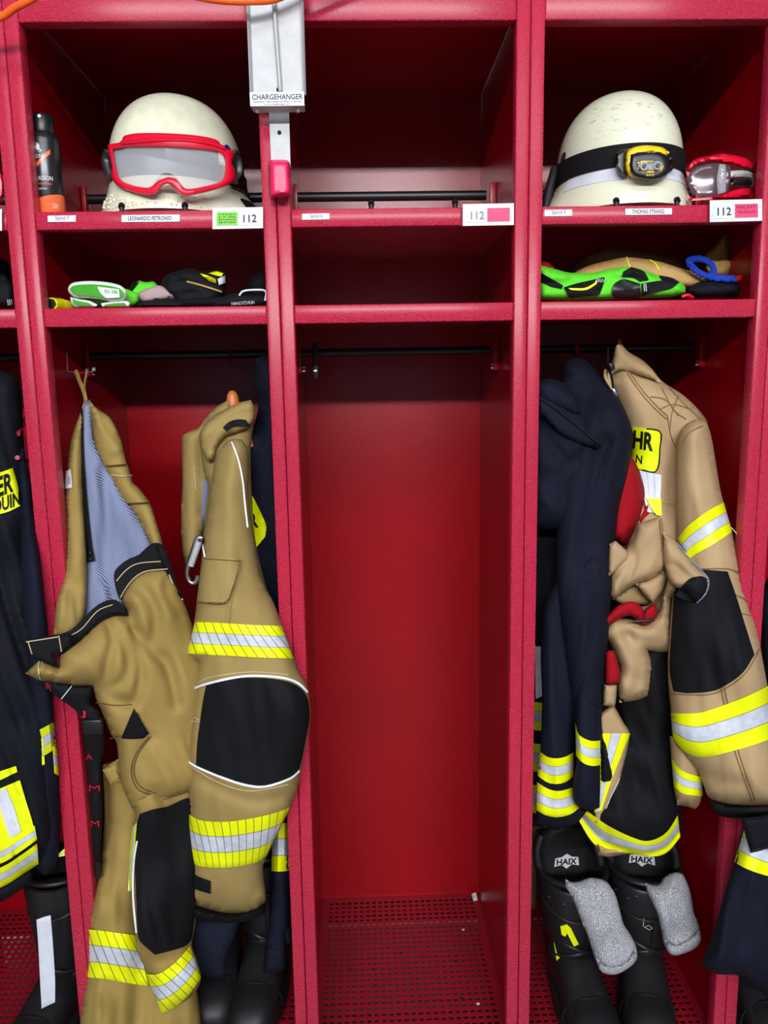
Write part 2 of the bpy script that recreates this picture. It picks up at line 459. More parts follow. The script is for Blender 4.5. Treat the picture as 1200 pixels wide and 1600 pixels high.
# ================================================================ LOCKERS
PITCH = .42; S1B, S1T, S2B, S2T, TRB, GZ = 1.7626, 1.7912, 1.6059, 1.6362, 2.0778, .172
YB = .4912
def locker(k, label):
    cx = PITCH*k
    t = thing('locker', label, 'locker', (cx, 0, 0), group=None)
    L = lambda name, bm, mat, sm=False, p=None, lb=None: obj(name, bm, mat, p or t, local=True, smooth=sm, label=lb)
    for s in (-1, 1):
        bm = bmesh.new(); a0, a1 = sorted((s*.1868, s*.2094))
        add_box(bm, (a0, 0, 0), (a1, .030, 2.16), .0022)
        L('front_post', bm, 'frame_red', True)
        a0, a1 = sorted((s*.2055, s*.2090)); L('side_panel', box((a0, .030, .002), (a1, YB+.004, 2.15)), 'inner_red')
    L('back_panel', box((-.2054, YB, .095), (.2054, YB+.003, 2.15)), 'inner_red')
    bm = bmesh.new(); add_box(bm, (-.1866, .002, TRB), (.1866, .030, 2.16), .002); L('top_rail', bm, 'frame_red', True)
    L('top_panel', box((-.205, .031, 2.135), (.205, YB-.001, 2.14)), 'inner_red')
    for zb, zt in ((S1B, S1T), (S2B, S2T)):
        bm = bmesh.new(); add_box(bm, (-.1864, .003, zb), (.1864, .028, zt), .002)
        add_box(bm, (-.2052, .026, zt-.004), (.2052, YB-.001, zt-.0005)); L('shelf', bm, 'frame_red', True)
    # perforated base
    bm = bmesh.new(); x0, x1, y0, y1 = -.205, .205, .032, YB-.001; hx, hy = .0095, .0092; nx, ny = 24, 26
    px = .0158; py = .0165; ox = -(nx*px)/2; oy = y0+.018
    xs = [x0]; ys = [y0]
    for i in range(nx): xs += [ox+i*px+(px-hx)/2, ox+i*px+(px+hx)/2]
    for j in range(ny): ys += [oy+j*py+(py-hy)/2, oy+j*py+(py+hy)/2]
    xs.append(x1); ys.append(y1)
    G = {}
    def gv(i, j, z):
        if (i, j, z) not in G: G[i, j, z] = bm.verts.new((xs[i], ys[j], z))
        return G[i, j, z]
    z0, z1 = GZ-.0025, GZ
    for i in range(len(xs)-1):
        for j in range(len(ys)-1):
            hole = i % 2 == 1 and j % 2 == 1
            if not hole:
                bm.faces.new((gv(i, j, z1), gv(i+1, j, z1), gv(i+1, j+1, z1), gv(i, j+1, z1)))
                bm.faces.new((gv(i, j+1, z0), gv(i+1, j+1, z0), gv(i+1, j, z0), gv(i, j, z0)))
            else:
                for (p, q) in (((i, j), (i+1, j)), ((i+1, j), (i+1, j+1)), ((i+1, j+1), (i, j+1)), ((i, j+1), (i, j))):
                    bm.faces.new((gv(*p, z1), gv(*q, z1), gv(*q, z0), gv(*p, z0)))
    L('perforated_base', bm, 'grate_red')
    L('base_rail', box((-.1866, .002, .002), (.1866, .028, GZ-.001), .002), 'frame_red', True)  # out of view, carried down to the floor to darken beneath the grate
    # rods and brackets
    for y, z, r, nm in ((.30, 1.878, .0095, 'helmet_rail'), (.245, 1.5665, .0085, 'clothes_rail')):
        rd = L(nm, tube([(-.196, y, z), (.186, y, z)], r, 14), 'black_steel', True)
        for s in (-1, 1):
            xx = s*.195; b = bmesh.new(); add_box(b, (xx-.003 if s > 0 else xx-.0085, y-.016, z-.04), (xx+.010 if s > 0 else xx-.0005, y+.016, z+.022), .001)
            L('rail_bracket', b, 'inner_red', True)
            b = bmesh.new()
            for dz in (-.028, -.036): add_tube(b, [(s*.188, y-.006, z+dz), (s*.1935, y-.006, z+dz)], .003, 8)
            L('bracket_screw', b, 'steel', True)
    return t
LK = {}
LK[-2] = locker(-2, 'red steel locker at the left photo edge with navy jacket and reflective-striped boot')
LK[-1] = locker(-1, 'red steel locker lettered LEONARDO PETRONIO with sand turnout gear inside')
LK[0] = locker(0, 'empty red steel locker in the middle with bare back wall')
LK[1] = locker(1, 'red steel locker lettered THOMAS STRANG with helmet and headlamp inside')
LK[2] = locker(2, 'red steel locker mostly cut off at the right photo edge')
# hall side posts continue beyond

FR = Flat(.002)   # front of the shelf lip
def sign(parent, x0, x1, y0, y1, slope, txt, ink, tx0, tx1, ty0, ty1):
    s = Flat(.0030)
    p = patch(s, 'name_sign', [(x0, y0), (x1, y0+slope), (x1, y1+slope), (x0, y1)], 'label_white', parent, .0015, .0002, sp=20, label='white strip lettered '+txt)
    sl = slope/(x1-x0)*(tx1-tx0)
    letters(Flat(.0014), txt, (tx0, ty1), (tx1, ty1+sl), (tx0, ty0), ink, p, off=.0003, bold=.01)
sign(LK[-1], 74.5, 118.5, 337, 347, -.6, 'Spind 7', 'ink_pale', 86, 108, 337.5, 345)
sign(LK[-1], 190, 281, 336, 347, -.8, 'LEONARDO PETRONIO', 'ink', 200, 268, 338, 344.5)
sign(LK[0], 472, 515, 334, 343.5, -.8, 'Spind 6', 'ink_pale', 484, 504, 334.5, 342)
sign(LK[1], 851, 894, 328, 338, -.8, 'Spind 5', 'ink_pale', 862, 884, 328.5, 336.5)
sign(LK[1], 977, 1050, 326, 336, -.9, 'THOMAS STRANG', 'ink', 988, 1038, 327.5, 334)
def plate(parent, x0, x1, y0, y1, sl, green_left, card, lines, ink, n0, n1, num='ink'):
    q = Flat(-.004)
    f = lambda u, v: (x0+(x1-x0)*u, y0+(y1-y0)*v+sl*u)
    fr = patch(q, 'number_plate', [f(0, 0), f(1, 0), f(1, 1), f(0, 1)], 'label_white', parent, .002, .006, sp=30, label='white framed plate reading 112')
    patch(q, 'card_window', [f(.07, .16), f(.93, .16), f(.93, .84), f(.07, .84)], 'paper', fr, .0026, .0, sp=30)
    c0, c1 = ((.08, .50) if green_left else (.48, .92))
    patch(q, 'status_card', [f(c0, .2), f(c1, .2), f(c1, .82), f(c0, .82)], card, fr, .0031, .0, sp=30)
    bm = bmesh.new(); h = .62/(len(lines)+.6)
    for i, l in enumerate(lines):
        v = .27+i*h*.92
        letters(q, l, f(c0+.04, v+h*.62), f(c1-.04, v+h*.62), f(c0+.04, v), None, None, .0036, .01, bm)
    obj('status_lettering', bm, ink, fr, smooth=False)
    letters(q, '112', f(n0, .70), f(n1, .70), f(n0, .34), num, fr, .0036, .01, name='number')
plate(LK[-1], 332, 411, 325, 358, -1.5, True, 'card_green', ['G 26 gültig bis', '31.01.2026', 'Belastungsübung', '08.03.2025'], 'ink', .61, .87)
plate(LK[0], 723, 803, 319, 353, -1.5, False, 'card_pink', ['NICHT', 'TAUGLICH'], 'pink', .16, .42, 'ink_pale')
plate(LK[1], 1109, 1191, 313, 347, -2, False, 'card_pink', ['NICHT', 'TAUGLICH'], 'ink', .15, .41)
plate(LK[-2], -75, 3, 328, 362, -1.5, True, 'card_green', ['G 26 gültig bis', '31.01.2026'], 'ink', .61, .87)
# small rubber helmet stops on the shelf lip
def knobs(parent, pts):
    for x, y in pts:
        c = at(x, y, .016); bm = bmesh.new()
        add_tube(bm, [(c.x, c.y, S1T-.001), (c.x, c.y, S1T+.008)], .0042, 10)
        add_tube(bm, [(c.x, c.y-.002, S1T+.008), (c.x, c.y+.002, S1T+.0125)], .0055, 10)
        obj('rubber_stop', bm, 'rubber', parent)
knobs(LK[-1], ((190, 321), (289, 320))); knobs(LK[0], ((580, 318), (711, 316))); knobs(LK[1], ((963, 312), (1058, 310)))
# wire hook loop in the left locker, hook pieces
p = [at(104, 547, .13), at(105.5, 580, .13), at(126, 583, .13), at(146, 581, .13)]
obj('wire_hook', tube(p, .0012, 6), 'grate_red', LK[-1])
bm = bmesh.new(); add_box(bm, at(136, 579, .14)-Vector((.003, .002, .003)), at(136, 579, .14)+Vector((.003, .004, .003))); add_box(bm, at(147, 577, .14)-Vector((.003, .002, .003)), at(147, 577, .14)+Vector((.003, .004, .003)))
obj('hook_screw', bm, 'steel', LK[-1], smooth=False)
def red_hook(parent, p0, p1, Y0, Y1, r=.0045):
    obj('coat_hook', tube([at(*p1, Y1), at(*p0, Y0)], r, 10), 'frame_red', parent)
red_hook(LK[-2], (28, 678), (42, 651), .02, .10, .004); red_hook(LK[-2], (27, 715), (46, 721), .0, .10, .004)
red_hook(LK[1], (901, 540), (904, 566), .20, .23, .004)
red_hook(LK[1], (968, 531), (970, 552), .16, .2, .004)

# black strap hanger on the empty rod
bm = bmesh.new(); c = at(491, 560, .225)
add_box(bm, at(489, 592, .225)+Vector((0, 0, 0)), at(496, 536, .225)+Vector((0, .006, 0)), .001)
add_tube(bm, [(c.x, .245+.0125*math.sin(q), 1.5665+.0125*math.cos(q)) for q in [i*math.pi/6 for i in range(12)]], .003, 6, closed=True)
t = tag(obj('strap_hanger', bm, 'black_plastic'), 'black strap hanger looped over the rail of the empty locker', 'hanger')
obj('clip', box(at(489, 582, .223), at(495, 578, .223)+Vector((0, .003, 0)), .0005), 'steel', t)
# scrap of paper in the corner of the base
bm = bmesh.new(); c = at(742, 1397, .47); c.z = GZ
add_loft(bm, [[Vector((c.x-.006, c.y, c.z)), Vector((c.x+.006, c.y+.004, c.z)), Vector((c.x+.007, c.y-.004, c.z)), Vector((c.x-.004, c.y-.008, c.z))],
              [Vector((c.x-.008, c.y+.004, c.z+.012)), Vector((c.x+.003, c.y+.008, c.z+.014)), Vector((c.x+.005, c.y, c.z+.008)), Vector((c.x-.006, c.y-.003, c.z+.009))]])
tag(obj('paper_scrap', bm, 'label_white', smooth=False), 'small white paper scrap in the back corner of the empty locker base', 'scrap')
for i, (x, y) in enumerate(((724, 1453), (711, 1503), (626, 1490), (747, 1569), (721, 1561), (548, 1516), (583, 1515), (586, 1541))):
    Yd = None
    d = RGT*((x-600)/FPX)+UPV*((800-y)/FPX)+FWD; c = CAM+d*((GZ-CAM.z)/d.z)
    bm = bmesh.new(); bmesh.ops.create_icosphere(bm, subdivisions=1, radius=.0035)
    for v in bm.verts: v.co = Vector((v.co.x*(1+.6*random.random()), v.co.y, v.co.z*.4+.0012))+Vector((c.x, c.y, GZ))
    tag(obj('dirt_crumb', bm, 'paper' if i in (0, 3) else 'rubber', smooth=False), 'tiny crumb of dirt lying on the perforated base of the empty locker', 'crumb', 'dirt crumbs on the empty locker base')

# ================================================================ CHARGE HANGER AND CABLE
t = thing('cable_holder', 'aluminium wall cable holder lettered CHARGEHANGER with pink hook on the locker post', 'cable holder', at(437, 300, -.01))
q = Flat(-.030)
pl = patch(q, 'back_plate', [(386, -60), (471, -62), (471, 2), (476, 150), (393, 152), (388, 20)], 'alu', t, .0, .003, sp=30, sharp=8)
for xs_ in ((386, 388, 393), (471, 472.5, 476)):
    side = bmesh.new()
    add_tube(side, [at(xs_[0], -60, -.035), at(xs_[1], 20, -.035), at(xs_[2], 148, -.035)], .004, 6, flat=.35); obj('side_flange', side, 'alu', t)
q2 = Flat(-.052)
lp = patch(q2, 'sign_plate', [(390, 144), (475, 143), (475.5, 165), (391, 166)], 'label_white', t, .001, .002, sp=30, sharp=8)
bm = bmesh.new(); a0, a1 = at(391, 166, -.051), at(476, 165, -.051)
b0, b1 = Vector((a0.x+.003, -.028, a0.z-.002)), Vector((a1.x-.001, -.028, a1.z-.002))
vs = [bm.verts.new(v) for v in (a0, a1, b1, b0)]+[bm.verts.new(v+Vector((0, 0, .0025))) for v in (a0, a1, b1, b0)]
for f in ((0, 1, 2, 3), (7, 6, 5, 4), (0, 4, 5, 1), (1, 5, 6, 2), (2, 6, 7, 3), (3, 7, 4, 0)): bm.faces.new([vs[i] for i in f])
obj('bottom_lip', bm, 'alu', t, smooth=False)
letters(q2, 'CHARGEHANGER', (394, 156), (473, 155), (394, 147.5), 'ink_black', lp, .0013, .012)
bm = bmesh.new(); letters(q2, 'Download Cable Holder for Electric Vehicles', (396, 160.5), (471, 159.5), (396, 157.5), None, None, .0013, .0, bm)
letters(q2, 'www.chargehanger.com', (413, 164.6), (453, 164), (413, 161.8), None, None, .0013, .0, bm); obj('small_lettering', bm, 'ink_black', lp, smooth=False)
obj('rod', tube([at(426, -60, -.040), at(429, 20, -.038), at(438, 143, -.035)], .0032, 10), 'alu', t)
q3 = Flat(-.006)
patch(q3, 'mounting_strip', [(419, 150), (451, 150), (454, 262), (424, 262)], 'alu', t, .0, .004, sp=30, sharp=8)
for (x, y, Y) in ((435, 140, -.031), (436.5, 207, -.0065)):
    obj('screw_hole', tube([at(x, y, Y), at(x, y, Y-.0012)], .0032, 12), 'ink_black', t)
for (x, y) in ((402, 174), (466, 173)):
    obj('rivet', tube([at(x, y, -.044), at(x, y, -.047)], .003, 8), 'steel', t)
hk = Cloth([(419, 253), (424, 250), (448, 250), (453, 256), (456, 300), (454, 306), (424, 309), (421, 306), (420, 290)], -.012, .030, 8, .008, sp=4)
hk.build('hook_cap', 'pink', t)
t2 = tag(obj('cable', tube([at(-60, 44, -.06), at(0, 27, -.07), at(22, 13, -.08), at(45, 1, -.09), at(90, -22, -.1), at(190, -28, -.1), at(290, -9, -.09), at(340, 0, -.08), at(390, 2.0, -.07), at(432, -2, -.06), at(480, -25, -.06), at(600, -70, -.06)], .0056, 10, smooth=6), 'orange'), 'orange charging cable running across the top of the lockers', 'cable')

# ================================================================ TOP SHELF: SPRAY CAN
c = at(77, 300, .06)
t = thing('spray_can', 'black and orange deodorant spray can on the top shelf beside the goggled helmet', 'spray can', (c.x, .055, S1T))
r = .0255; Hc = .163
def canpart(name, prof, mat, lb=None): 
    bm = lathe(prof, 40); return obj(name, bm, mat, t, local=True, label=lb)
a = N('can_print'); X = a.xyz()
swirl = a.noise(28, 2)
orange = a.math('LESS_THAN', a.math('ADD', X[2], a.math('MULTIPLY', X[0], -.25)), .030)
fl = a.math('MULTIPLY', a.math('LESS_THAN', a.math('ABSOLUTE', a.math('SUBTRACT', a.math('ADD', X[2], a.math('MULTIPLY', X[0], -1.0)), .086)), .0035), a.math('LESS_THAN', X[0], .016))
fl = a.math('MULTIPLY', fl, a.math('GREATER_THAN', X[0], -.010))
cc = a.mix(a.math('MAXIMUM', orange, fl), lin((24, 25, 28)), lin((235, 105, 50)))
a.l(cc, a.b.inputs['Base Color']); M['can_print'] = a.fin(.28, .6)
body = canpart('body', [(r-.001, 0), (r, .002), (r, .122), (r-.002, .130), (r-.007, .136)], 'can_print')
canpart('cap', [(.0185, .1355), (.0190, .137), (.0185, .160), (.016, .164), (.001, .1645)], 'black_plastic')
obj('nozzle', tube([Vector((.003, -.0175, .158)), Vector((.003, -.0200, .158))], .0028, 10), 'label_white', t, local=True)
def can_text(s, x0, x1, z0, z1, mat, bold=.0):
    V, F = text2d(s, bold); bm = bmesh.new(); vs = []
    for v in V:
        an = (x0+(x1-x0)*v[0])/r; rr = r+.0004
        vs.append(bm.verts.new((rr*math.sin(an), -rr*math.cos(an), z0+(z1-z0)*v[1])))
    for f in F: bm.faces.new([vs[i] for i in f])
    obj('lettering', bm, mat, body, local=True, smooth=False)
can_text('fa', -.022, .004, .100, .122, 'label_white', .03)
can_text('MEN', -.014, .006, .091, .097, 'label_white', .01)
can_text('RED PASSION', -.022, .018, .056, .063, 'label_white', .01)
can_text('48H PROTECTION', -.008, .016, .049, .052, 'orange')
can_text('DEODORANT SPRAY', -.010, .008, .041, .044, 'label_white')
can_text('CARE', .014, .024, .012, .020, 'label_white')

# ================================================================ HELMETS
def helmet(loc, yaw, label, mat, W=.112, Lg=.135, H=.140, FL=.034):
    t = thing('helmet', label, 'helmet', loc, (0, 0, yaw))
    def surf(th, v):
        c, s = math.cos(th), math.sin(th)
        if v <= 1:
            ph = v*math.pi/2; rr = math.sin(ph)**.86; zz = math.cos(ph)**.88*H+.085
            return Vector((W*rr*c, Lg*rr*s, zz))
        q = v-1      # 0..1 skirt then flare, longer towards the back (+y)
        bk = max(0, (s+.35)/1.35); side = 1-abs(s)
        drop = .076+.009*bk*(2-bk)
        fl = .014+FL*bk+.010*side
        k = q*q*(3-2*q)
        off = fl*(k**1.5)
        return Vector(((W+off)*c, (Lg+off)*s, .085-drop*q))
    n = 64; vs = [v for v in np.linspace(.02, 1, 20)]+[1+q for q in np.linspace(.08, 1, 12)]
    bm = bmesh.new(); rings = [[surf(2*math.pi*k/n, v) for k in range(n)] for v in vs]
    rim = rings[-1]; rings.append([p+Vector((0, 0, -.003)) for p in rim]); 
    for sh, dz in ((.93, .002), (.90, .02), (.90, .07), (.7, .15), (.3, .19)):
        rings.append([Vector((surf(2*math.pi*k/n, 1).x*sh, surf(2*math.pi*k/n, 1).y*sh, p.z*.6+dz)) for k, p in enumerate(rim)])
    add_loft(bm, rings); bmesh.ops.recalc_face_normals(bm, faces=bm.faces)
    sh_ = obj('shell', bm, mat, t, local=True)
    # black inner ring and rim padding showing at the opening
    bm = bmesh.new(); add_tube(bm, [Vector((W*.94*math.cos(a_), Lg*.94*math.sin(a_), .033)) for a_ in np.linspace(0, 2*math.pi, 49)[:-1]], .006, 6, closed=True)
    obj('inner_headband', bm, 'black_plastic', t, local=True)
    return t, surf, sh_
def hband(t, surf, name, mat, v0, v1, th0, th1, off=.003, th=.003, n=40, m=5, label=None):
    bm = bmesh.new(); A = []; Bq = []
    for i in range(n+1):
        a_ = th0+(th1-th0)*i/n
        for j in range(m+1):
            v = v0+(v1-v0)*j/m; p = surf(a_, v); nn = (surf(a_+.02, v)-surf(a_-.02, v)).cross(surf(a_, v+.02)-surf(a_, v-.02)).normalized()
            if nn.dot(Vector((p.x, p.y, p.z-.09))) < 0: nn = -nn
            A.append(bm.verts.new(p+nn*off)); Bq.append(bm.verts.new(p+nn*(off-th)))
    for i in range(n):
        for j in range(m):
            k = i*(m+1)+j; bm.faces.new((A[k], A[k+1], A[k+m+2], A[k+m+1])); bm.faces.new((Bq[k+m+1], Bq[k+m+2], Bq[k+1], Bq[k]))
        k = i*(m+1); bm.faces.new((A[k], A[k+m+1], Bq[k+m+1], Bq[k])); k += m; bm.faces.new((A[k+m+1], A[k], Bq[k], Bq[k+m+1]))
    bmesh.ops.recalc_face_normals(bm, faces=bm.faces)
    return obj(name, bm, mat, t, local=True, label=label)
# left helmet, turned a little so that its neck guard shows on the right
YH = .165
c = at(277, 240, YH)
h1, sf1, sh1 = helmet((c.x, YH, S1T+.003), math.radians(-32), 'cream fire helmet wearing red ski-type goggles on the top shelf', 'helmet', .110, .130, .140, .052)
hband(h1, sf1, 'reflective_strip', plain('dark_reflective', (88, 90, 96), .35), .88, 1.30, -2.9, -.1, .0012, .0014)
for aa in (.12, ):
    p = sf1(aa, .86); bm = bmesh.new(); nn = Vector((p.x, p.y*.7, .02)).normalized()
    add_tube(bm, [p-nn*.001, p+nn*.0015], .011, 20); obj('round_emblem', bm, plain('emblem_blue', (30, 32, 110), .5), h1, local=True)
bm = bmesh.new()
for i in range(120):
    th_ = random.uniform(-2.6, -.35); v_ = random.uniform(1.62, 1.97); p = sf1(th_, v_)
    bmesh.ops.create_icosphere(bm, subdivisions=1, radius=.0022, matrix=Matrix.Translation(p))
obj('pebbled_rim', bm, 'helmet', h1, local=True)
hband(h1, sf1, 'goggle_clip', 'black_plastic', .90, 1.35, .05, .5, .006, .007, 12, 4)
hband(h1, sf1, 'chin_strap', 'black_fabric', 1.6, 1.95, .1, .3, .004, .003, 6, 4)
# right helmet, straight on
c2 = at(966, 240, YH)
h2, sf2, sh2 = helmet((c2.x, YH, S1T+.003), math.radians(6), 'scuffed cream fire helmet with black headlamp band on the top shelf', 'helmet_scuffed', .110, .130, .138)
hband(h2, sf2, 'reflective_strip', 'silver_tape', 1.05, 1.50, -2.9, -.2, .0012, .0014)
p = sf2(math.pi*1.02, .90); bm = bmesh.new(); nn = Vector((p.x, p.y*.7, .02)).normalized()
add_tube(bm, [p-nn*.001, p+nn*.0015], .010, 20); obj('round_emblem', bm, plain('emblem_plum', (70, 30, 45), .5), h2, local=True)
obj('neck_leather', tube([Vector((-.115, .02, .10)), Vector((-.132, .0, .06)), Vector((-.140, .005, .012))], .008, 8), 'leather_soft', h2, local=True)
# headlamp on the right helmet
Ph = h2.location
t = thing('headlamp', 'yellow and black headlamp strapped round the scuffed helmet', 'headlamp', tuple(Ph), (0, 0, math.radians(6)))
hband(t, sf2, 'strap', 'black_fabric', .93, 1.22, -math.pi-.35, .35, .0045, .003, 60, 5)
HY = -.133
def hl(px, py, Y): return at(px, py, Y)
lampY = YH-.150
def lamp_piece(name, poly, Y, T, mat, R=8, back=.012, par=None):
    s = Cloth(poly, Y, T, R, back, sp=3.5); return s, s.build(name, mat, par or t)
for o_ in (t,): WL[o_.name] = Vector(Ph)
t.rotation_euler = (0, 0, 0)
for ch in t.children: # strap keeps the helmet's turn
    for v in ch.data.vertices: v.co = Matrix.Rotation(math.radians(6), 3, 'Z') @ v.co
s1_, b1_ = lamp_piece('yellow_rim', [(979, 238), (990, 230), (1010, 227), (1034, 230), (1046, 238), (1040, 246), (1048, 262), (1040, 278), (1000, 281), (980, 272), (976, 256)], lampY+.010, .016, 'yellow_plastic')
s2_, b2_ = lamp_piece('lamp_body', [(984, 240), (998, 236), (1020, 234), (1036, 238), (1046, 250), (1048, 268), (1034, 280), (1012, 283), (990, 277), (982, 262)], lampY+.002, .018, 'black_plastic')
lamp_piece('battery_box', [(962, 240), (972, 233), (984, 232), (980, 245), (980, 276), (970, 276), (962, 262)], lampY+.014, .012, 'black_plastic', 5)
lamp_piece('hinge', [(1046, 246), (1054, 248), (1055, 262), (1048, 268)], lampY+.016, .010, 'black_plastic', 4)
w1, b3_ = lamp_piece('lens_rim', [(992, 254), (1000, 250), (1034, 250), (1040, 258), (1034, 270), (1004, 272), (994, 264)], lampY-.012, .006, 'yellow_plastic', 4, .004)
w2, b4_ = lamp_piece('lens_plate', [(994, 255), (1001, 252), (1033, 252), (1038, 258), (1033, 268), (1005, 270), (996, 264)], lampY-.015, .005, plain('reflector_grey', (120, 122, 126), .3), 4, .004)
for (x, y) in ((1006, 260), (1027, 259)):
    p = at(x, y, lampY-.020); obj('bulb', tube([p+Vector((0, .003, 0)), p+Vector((0, -.002, 0))], .0070, 16), plain('bulb_grey', (90, 92, 96), .25, .6), b4_)
    obj('bulb_core', tube([p, p+Vector((0, -.004, 0))], .0035, 12), 'black_plastic', b4_)
letters(s2_, 'PETZL', (1009, 238.5), (1026, 238), (1009, 235), 'yellow_plastic', b2_, .001, .02)
letters(s2_, 'DUO Z1', (1010, 275), (1022, 275), (1010, 272), 'yellow_plastic', b2_, .001, .01)

# ================================================================ GOGGLES
def loops(name, outer, inner, depthfn, T, mat, parent, n=90):
    O = smooth_outline(outer, 3, 60); I = smooth_outline(inner, 3, 60)
    def rs(Q):
        d = np.r_[0, np.cumsum(np.hypot(*(np.roll(Q, -1, 0)-Q).T))]; Q2 = np.vstack([Q, Q[:1]]); tt = np.linspace(0, d[-1], n, endpoint=False)
        return np.c_[np.interp(tt, d, Q2[:, 0]), np.interp(tt, d, Q2[:, 1])]
    O = rs(O); c_ = O.mean(0); I2 = rs(I)
    J = np.array([I2[np.argmin(np.hypot(*(I2-o_).T))] for o_ in O])
    # keep order monotone: smooth a little
    J = (np.roll(J, 1, 0)+J*2+np.roll(J, -1, 0))/4
    bm = bmesh.new(); ring = []
    for k in range(n):
        row = []
        for (f, y) in ((0, .0), (.15, -.8), (.5, -1), (.85, -.8), (1, 0), (1, 1.0), (0, 1.0)):
            p = O[k]*(1-f)+J[k]*f; row.append(bm.verts.new(at(p[0], p[1], depthfn(p[0], p[1])+T*y)))
        ring.append(row)
    for k in range(n):
        A, Bq = ring[k], ring[(k+1) % n]
        for j in range(7): bm.faces.new((A[j], A[(j+1) % 7], Bq[(j+1) % 7], Bq[j]))
    bmesh.ops.recalc_face_normals(bm, faces=bm.faces)
    return obj(name, bm, mat, parent)
t = thing('goggles', 'red-framed clear safety goggles strapped round the cream helmet beside the spray can', 'goggles', at(268, 270, .02))
gd = lambda x, y: .006+.045*((x-268)/98.)**2 + .00004*(y-255)
outer = [(168, 226), (190, 222), (192, 212), (215, 208), (260, 208), (310, 212), (340, 219), (348, 230), (364, 236), (366, 246), (362, 252), (368, 270), (366, 283), (345, 294), (310, 303), (290, 306), (279, 302), (268, 290), (260, 287), (252, 292), (245, 302), (230, 305), (200, 298), (182, 289), (174, 276), (175, 262), (170, 240)]
inner = [(177, 234), (200, 231), (260, 231), (320, 235), (346, 240), (352, 255), (351, 272), (344, 284), (310, 293), (292, 295), (283, 289), (275, 277), (262, 270), (250, 273), (243, 282), (238, 291), (225, 293), (200, 287), (188, 280), (181, 262)]
loops('frame', outer, inner, gd, .008, 'goggle_red', t)
class GS(Cloth):
    def __init__(s, f): s.f = f
    def front(s, P): return np.array([s.f(x, y) for x, y in P])
G1 = GS(gd)
patch(G1, 'lens', inner, 'lens', t, -.001, .003, 5, 60)
bm = bmesh.new(); strand(G1, [(190, 223), (260, 218), (320, 222), (350, 231)], .0035, .008, bm=bm); obj('brow_ridge', bm, 'goggle_red', t)
for pts in (((362, 240), (370, 250), (372, 270), (365, 282)), ((172, 238), (168, 252), (174, 275))):
    bm = bmesh.new(); add_tube(bm, [at(x, y, gd(x, y)+.016) for x, y in pts], .009, 8, smooth=4, flat=1.2); obj('strap_mount', bm, 'black_plastic', t)
g1b = lambda x, y: gd(x, y)+.02
hb = thing  # (strap lies on the helmet)
mR = Matrix.Rotation(h1.rotation_euler.z, 4, 'Z'); 
def strap_on(t, h, surf, v0, v1, th0, th1, mat):
    o_ = hband(t, surf, 'strap', mat, v0, v1, th0, th1, .005, .003, 40, 4)
    mm = Matrix.Translation(h.location-WL[t.name]) @ Matrix.Rotation(h.rotation_euler.z, 4, 'Z'); o_.data.transform(mm)
strap_on(t, h1, sf1, .98, 1.28, -.25, math.pi+.1, 'black_fabric')
# second pair, lying on its side at the right
t = thing('goggles', 'red goggles with grey buckle lying beside the headlamp helmet', 'goggles', at(1125, 300, .06))
g2 = lambda x, y: .03+.00045*abs(x-1118)+(.03 if x > 1150 else 0)*(x-1150)/30
G2 = GS(g2)
def g2p(name, poly, mat, off, th, T=None):
    s = Cloth(poly, [(p[0], p[1], g2(*p)-off) for p in poly], T or .005, 5, th, sp=4); return s.build(name, mat, t)
g2p('frame_top', [(1072, 268), (1076, 258), (1086, 249), (1110, 243), (1130, 240), (1150, 243), (1168, 248), (1180, 256), (1180, 267), (1160, 262), (1140, 256), (1112, 253), (1090, 258), (1080, 266), (1075, 276)], 'goggle_red', .0, .02, .012)
g2p('frame_bottom', [(1073, 303), (1083, 310), (1113, 307), (1150, 296), (1173, 292), (1177, 300), (1176, 309), (1125, 311), (1076, 314)], 'goggle_red', .0, .02, .012)
g2p('lens', [(1073, 276), (1084, 262), (1110, 254), (1140, 258), (1142, 270), (1138, 299), (1112, 308), (1092, 309), (1080, 300)], 'lens_tint', -.004, .004, .004)
g2p('lens_edge', [(1124, 256), (1134, 257), (1134, 300), (1122, 304), (1120, 280)], 'lens', .0, .004, .004)
for dy in (0, 13):
    g2p('strap_buckle', [(1141, 267+dy), (1158, 266+dy), (1168, 267+dy), (1176, 270+dy), (1174, 277+dy), (1160, 276+dy), (1142, 277+dy)], 'black_steel' if dy else 'alu', .008, .006, .004)
g2p('buckle_frame', [(1160, 265), (1187, 268), (1183, 278), (1188, 292), (1163, 292)], plain('grey_plastic', (120, 122, 128), .4), .004, .006, .004)
g2p('side_tab', [(1182, 274), (1192, 276), (1192, 288), (1183, 289)], 'goggle_red', -.01, .004, .004)
# red goggle strap and a label seen in the left edge locker
t = Cloth([(-30, 246), (-4, 250), (5, 272), (7, 300), (2, 318), (-20, 322), (-12, 300), (-8, 280), (-14, 262), (-30, 258)], .05, .012, 7, .01, sp=4).build('goggles', 'goggle_red')
tag(t, 'red goggle frame at the photo edge on the top shelf', 'goggles')

# ================================================================ MIDDLE SHELF, LEFT
def simple(name, mat, outline, Y, T, label, cat, R=10, back=.02, sp=4, group=None, **k):
    s = Cloth(outline, Y, T, R, back, sp=sp, **k); o = s.build(name, mat); tag(o, label, cat, group); return s, o
def part(name, mat, outline, Y, T, parent, R=8, back=.01, sp=4, label=None, **k):
    s = Cloth(outline, Y, T, R, back, sp=sp, **k); return s, s.build(name, mat, parent, label=label)
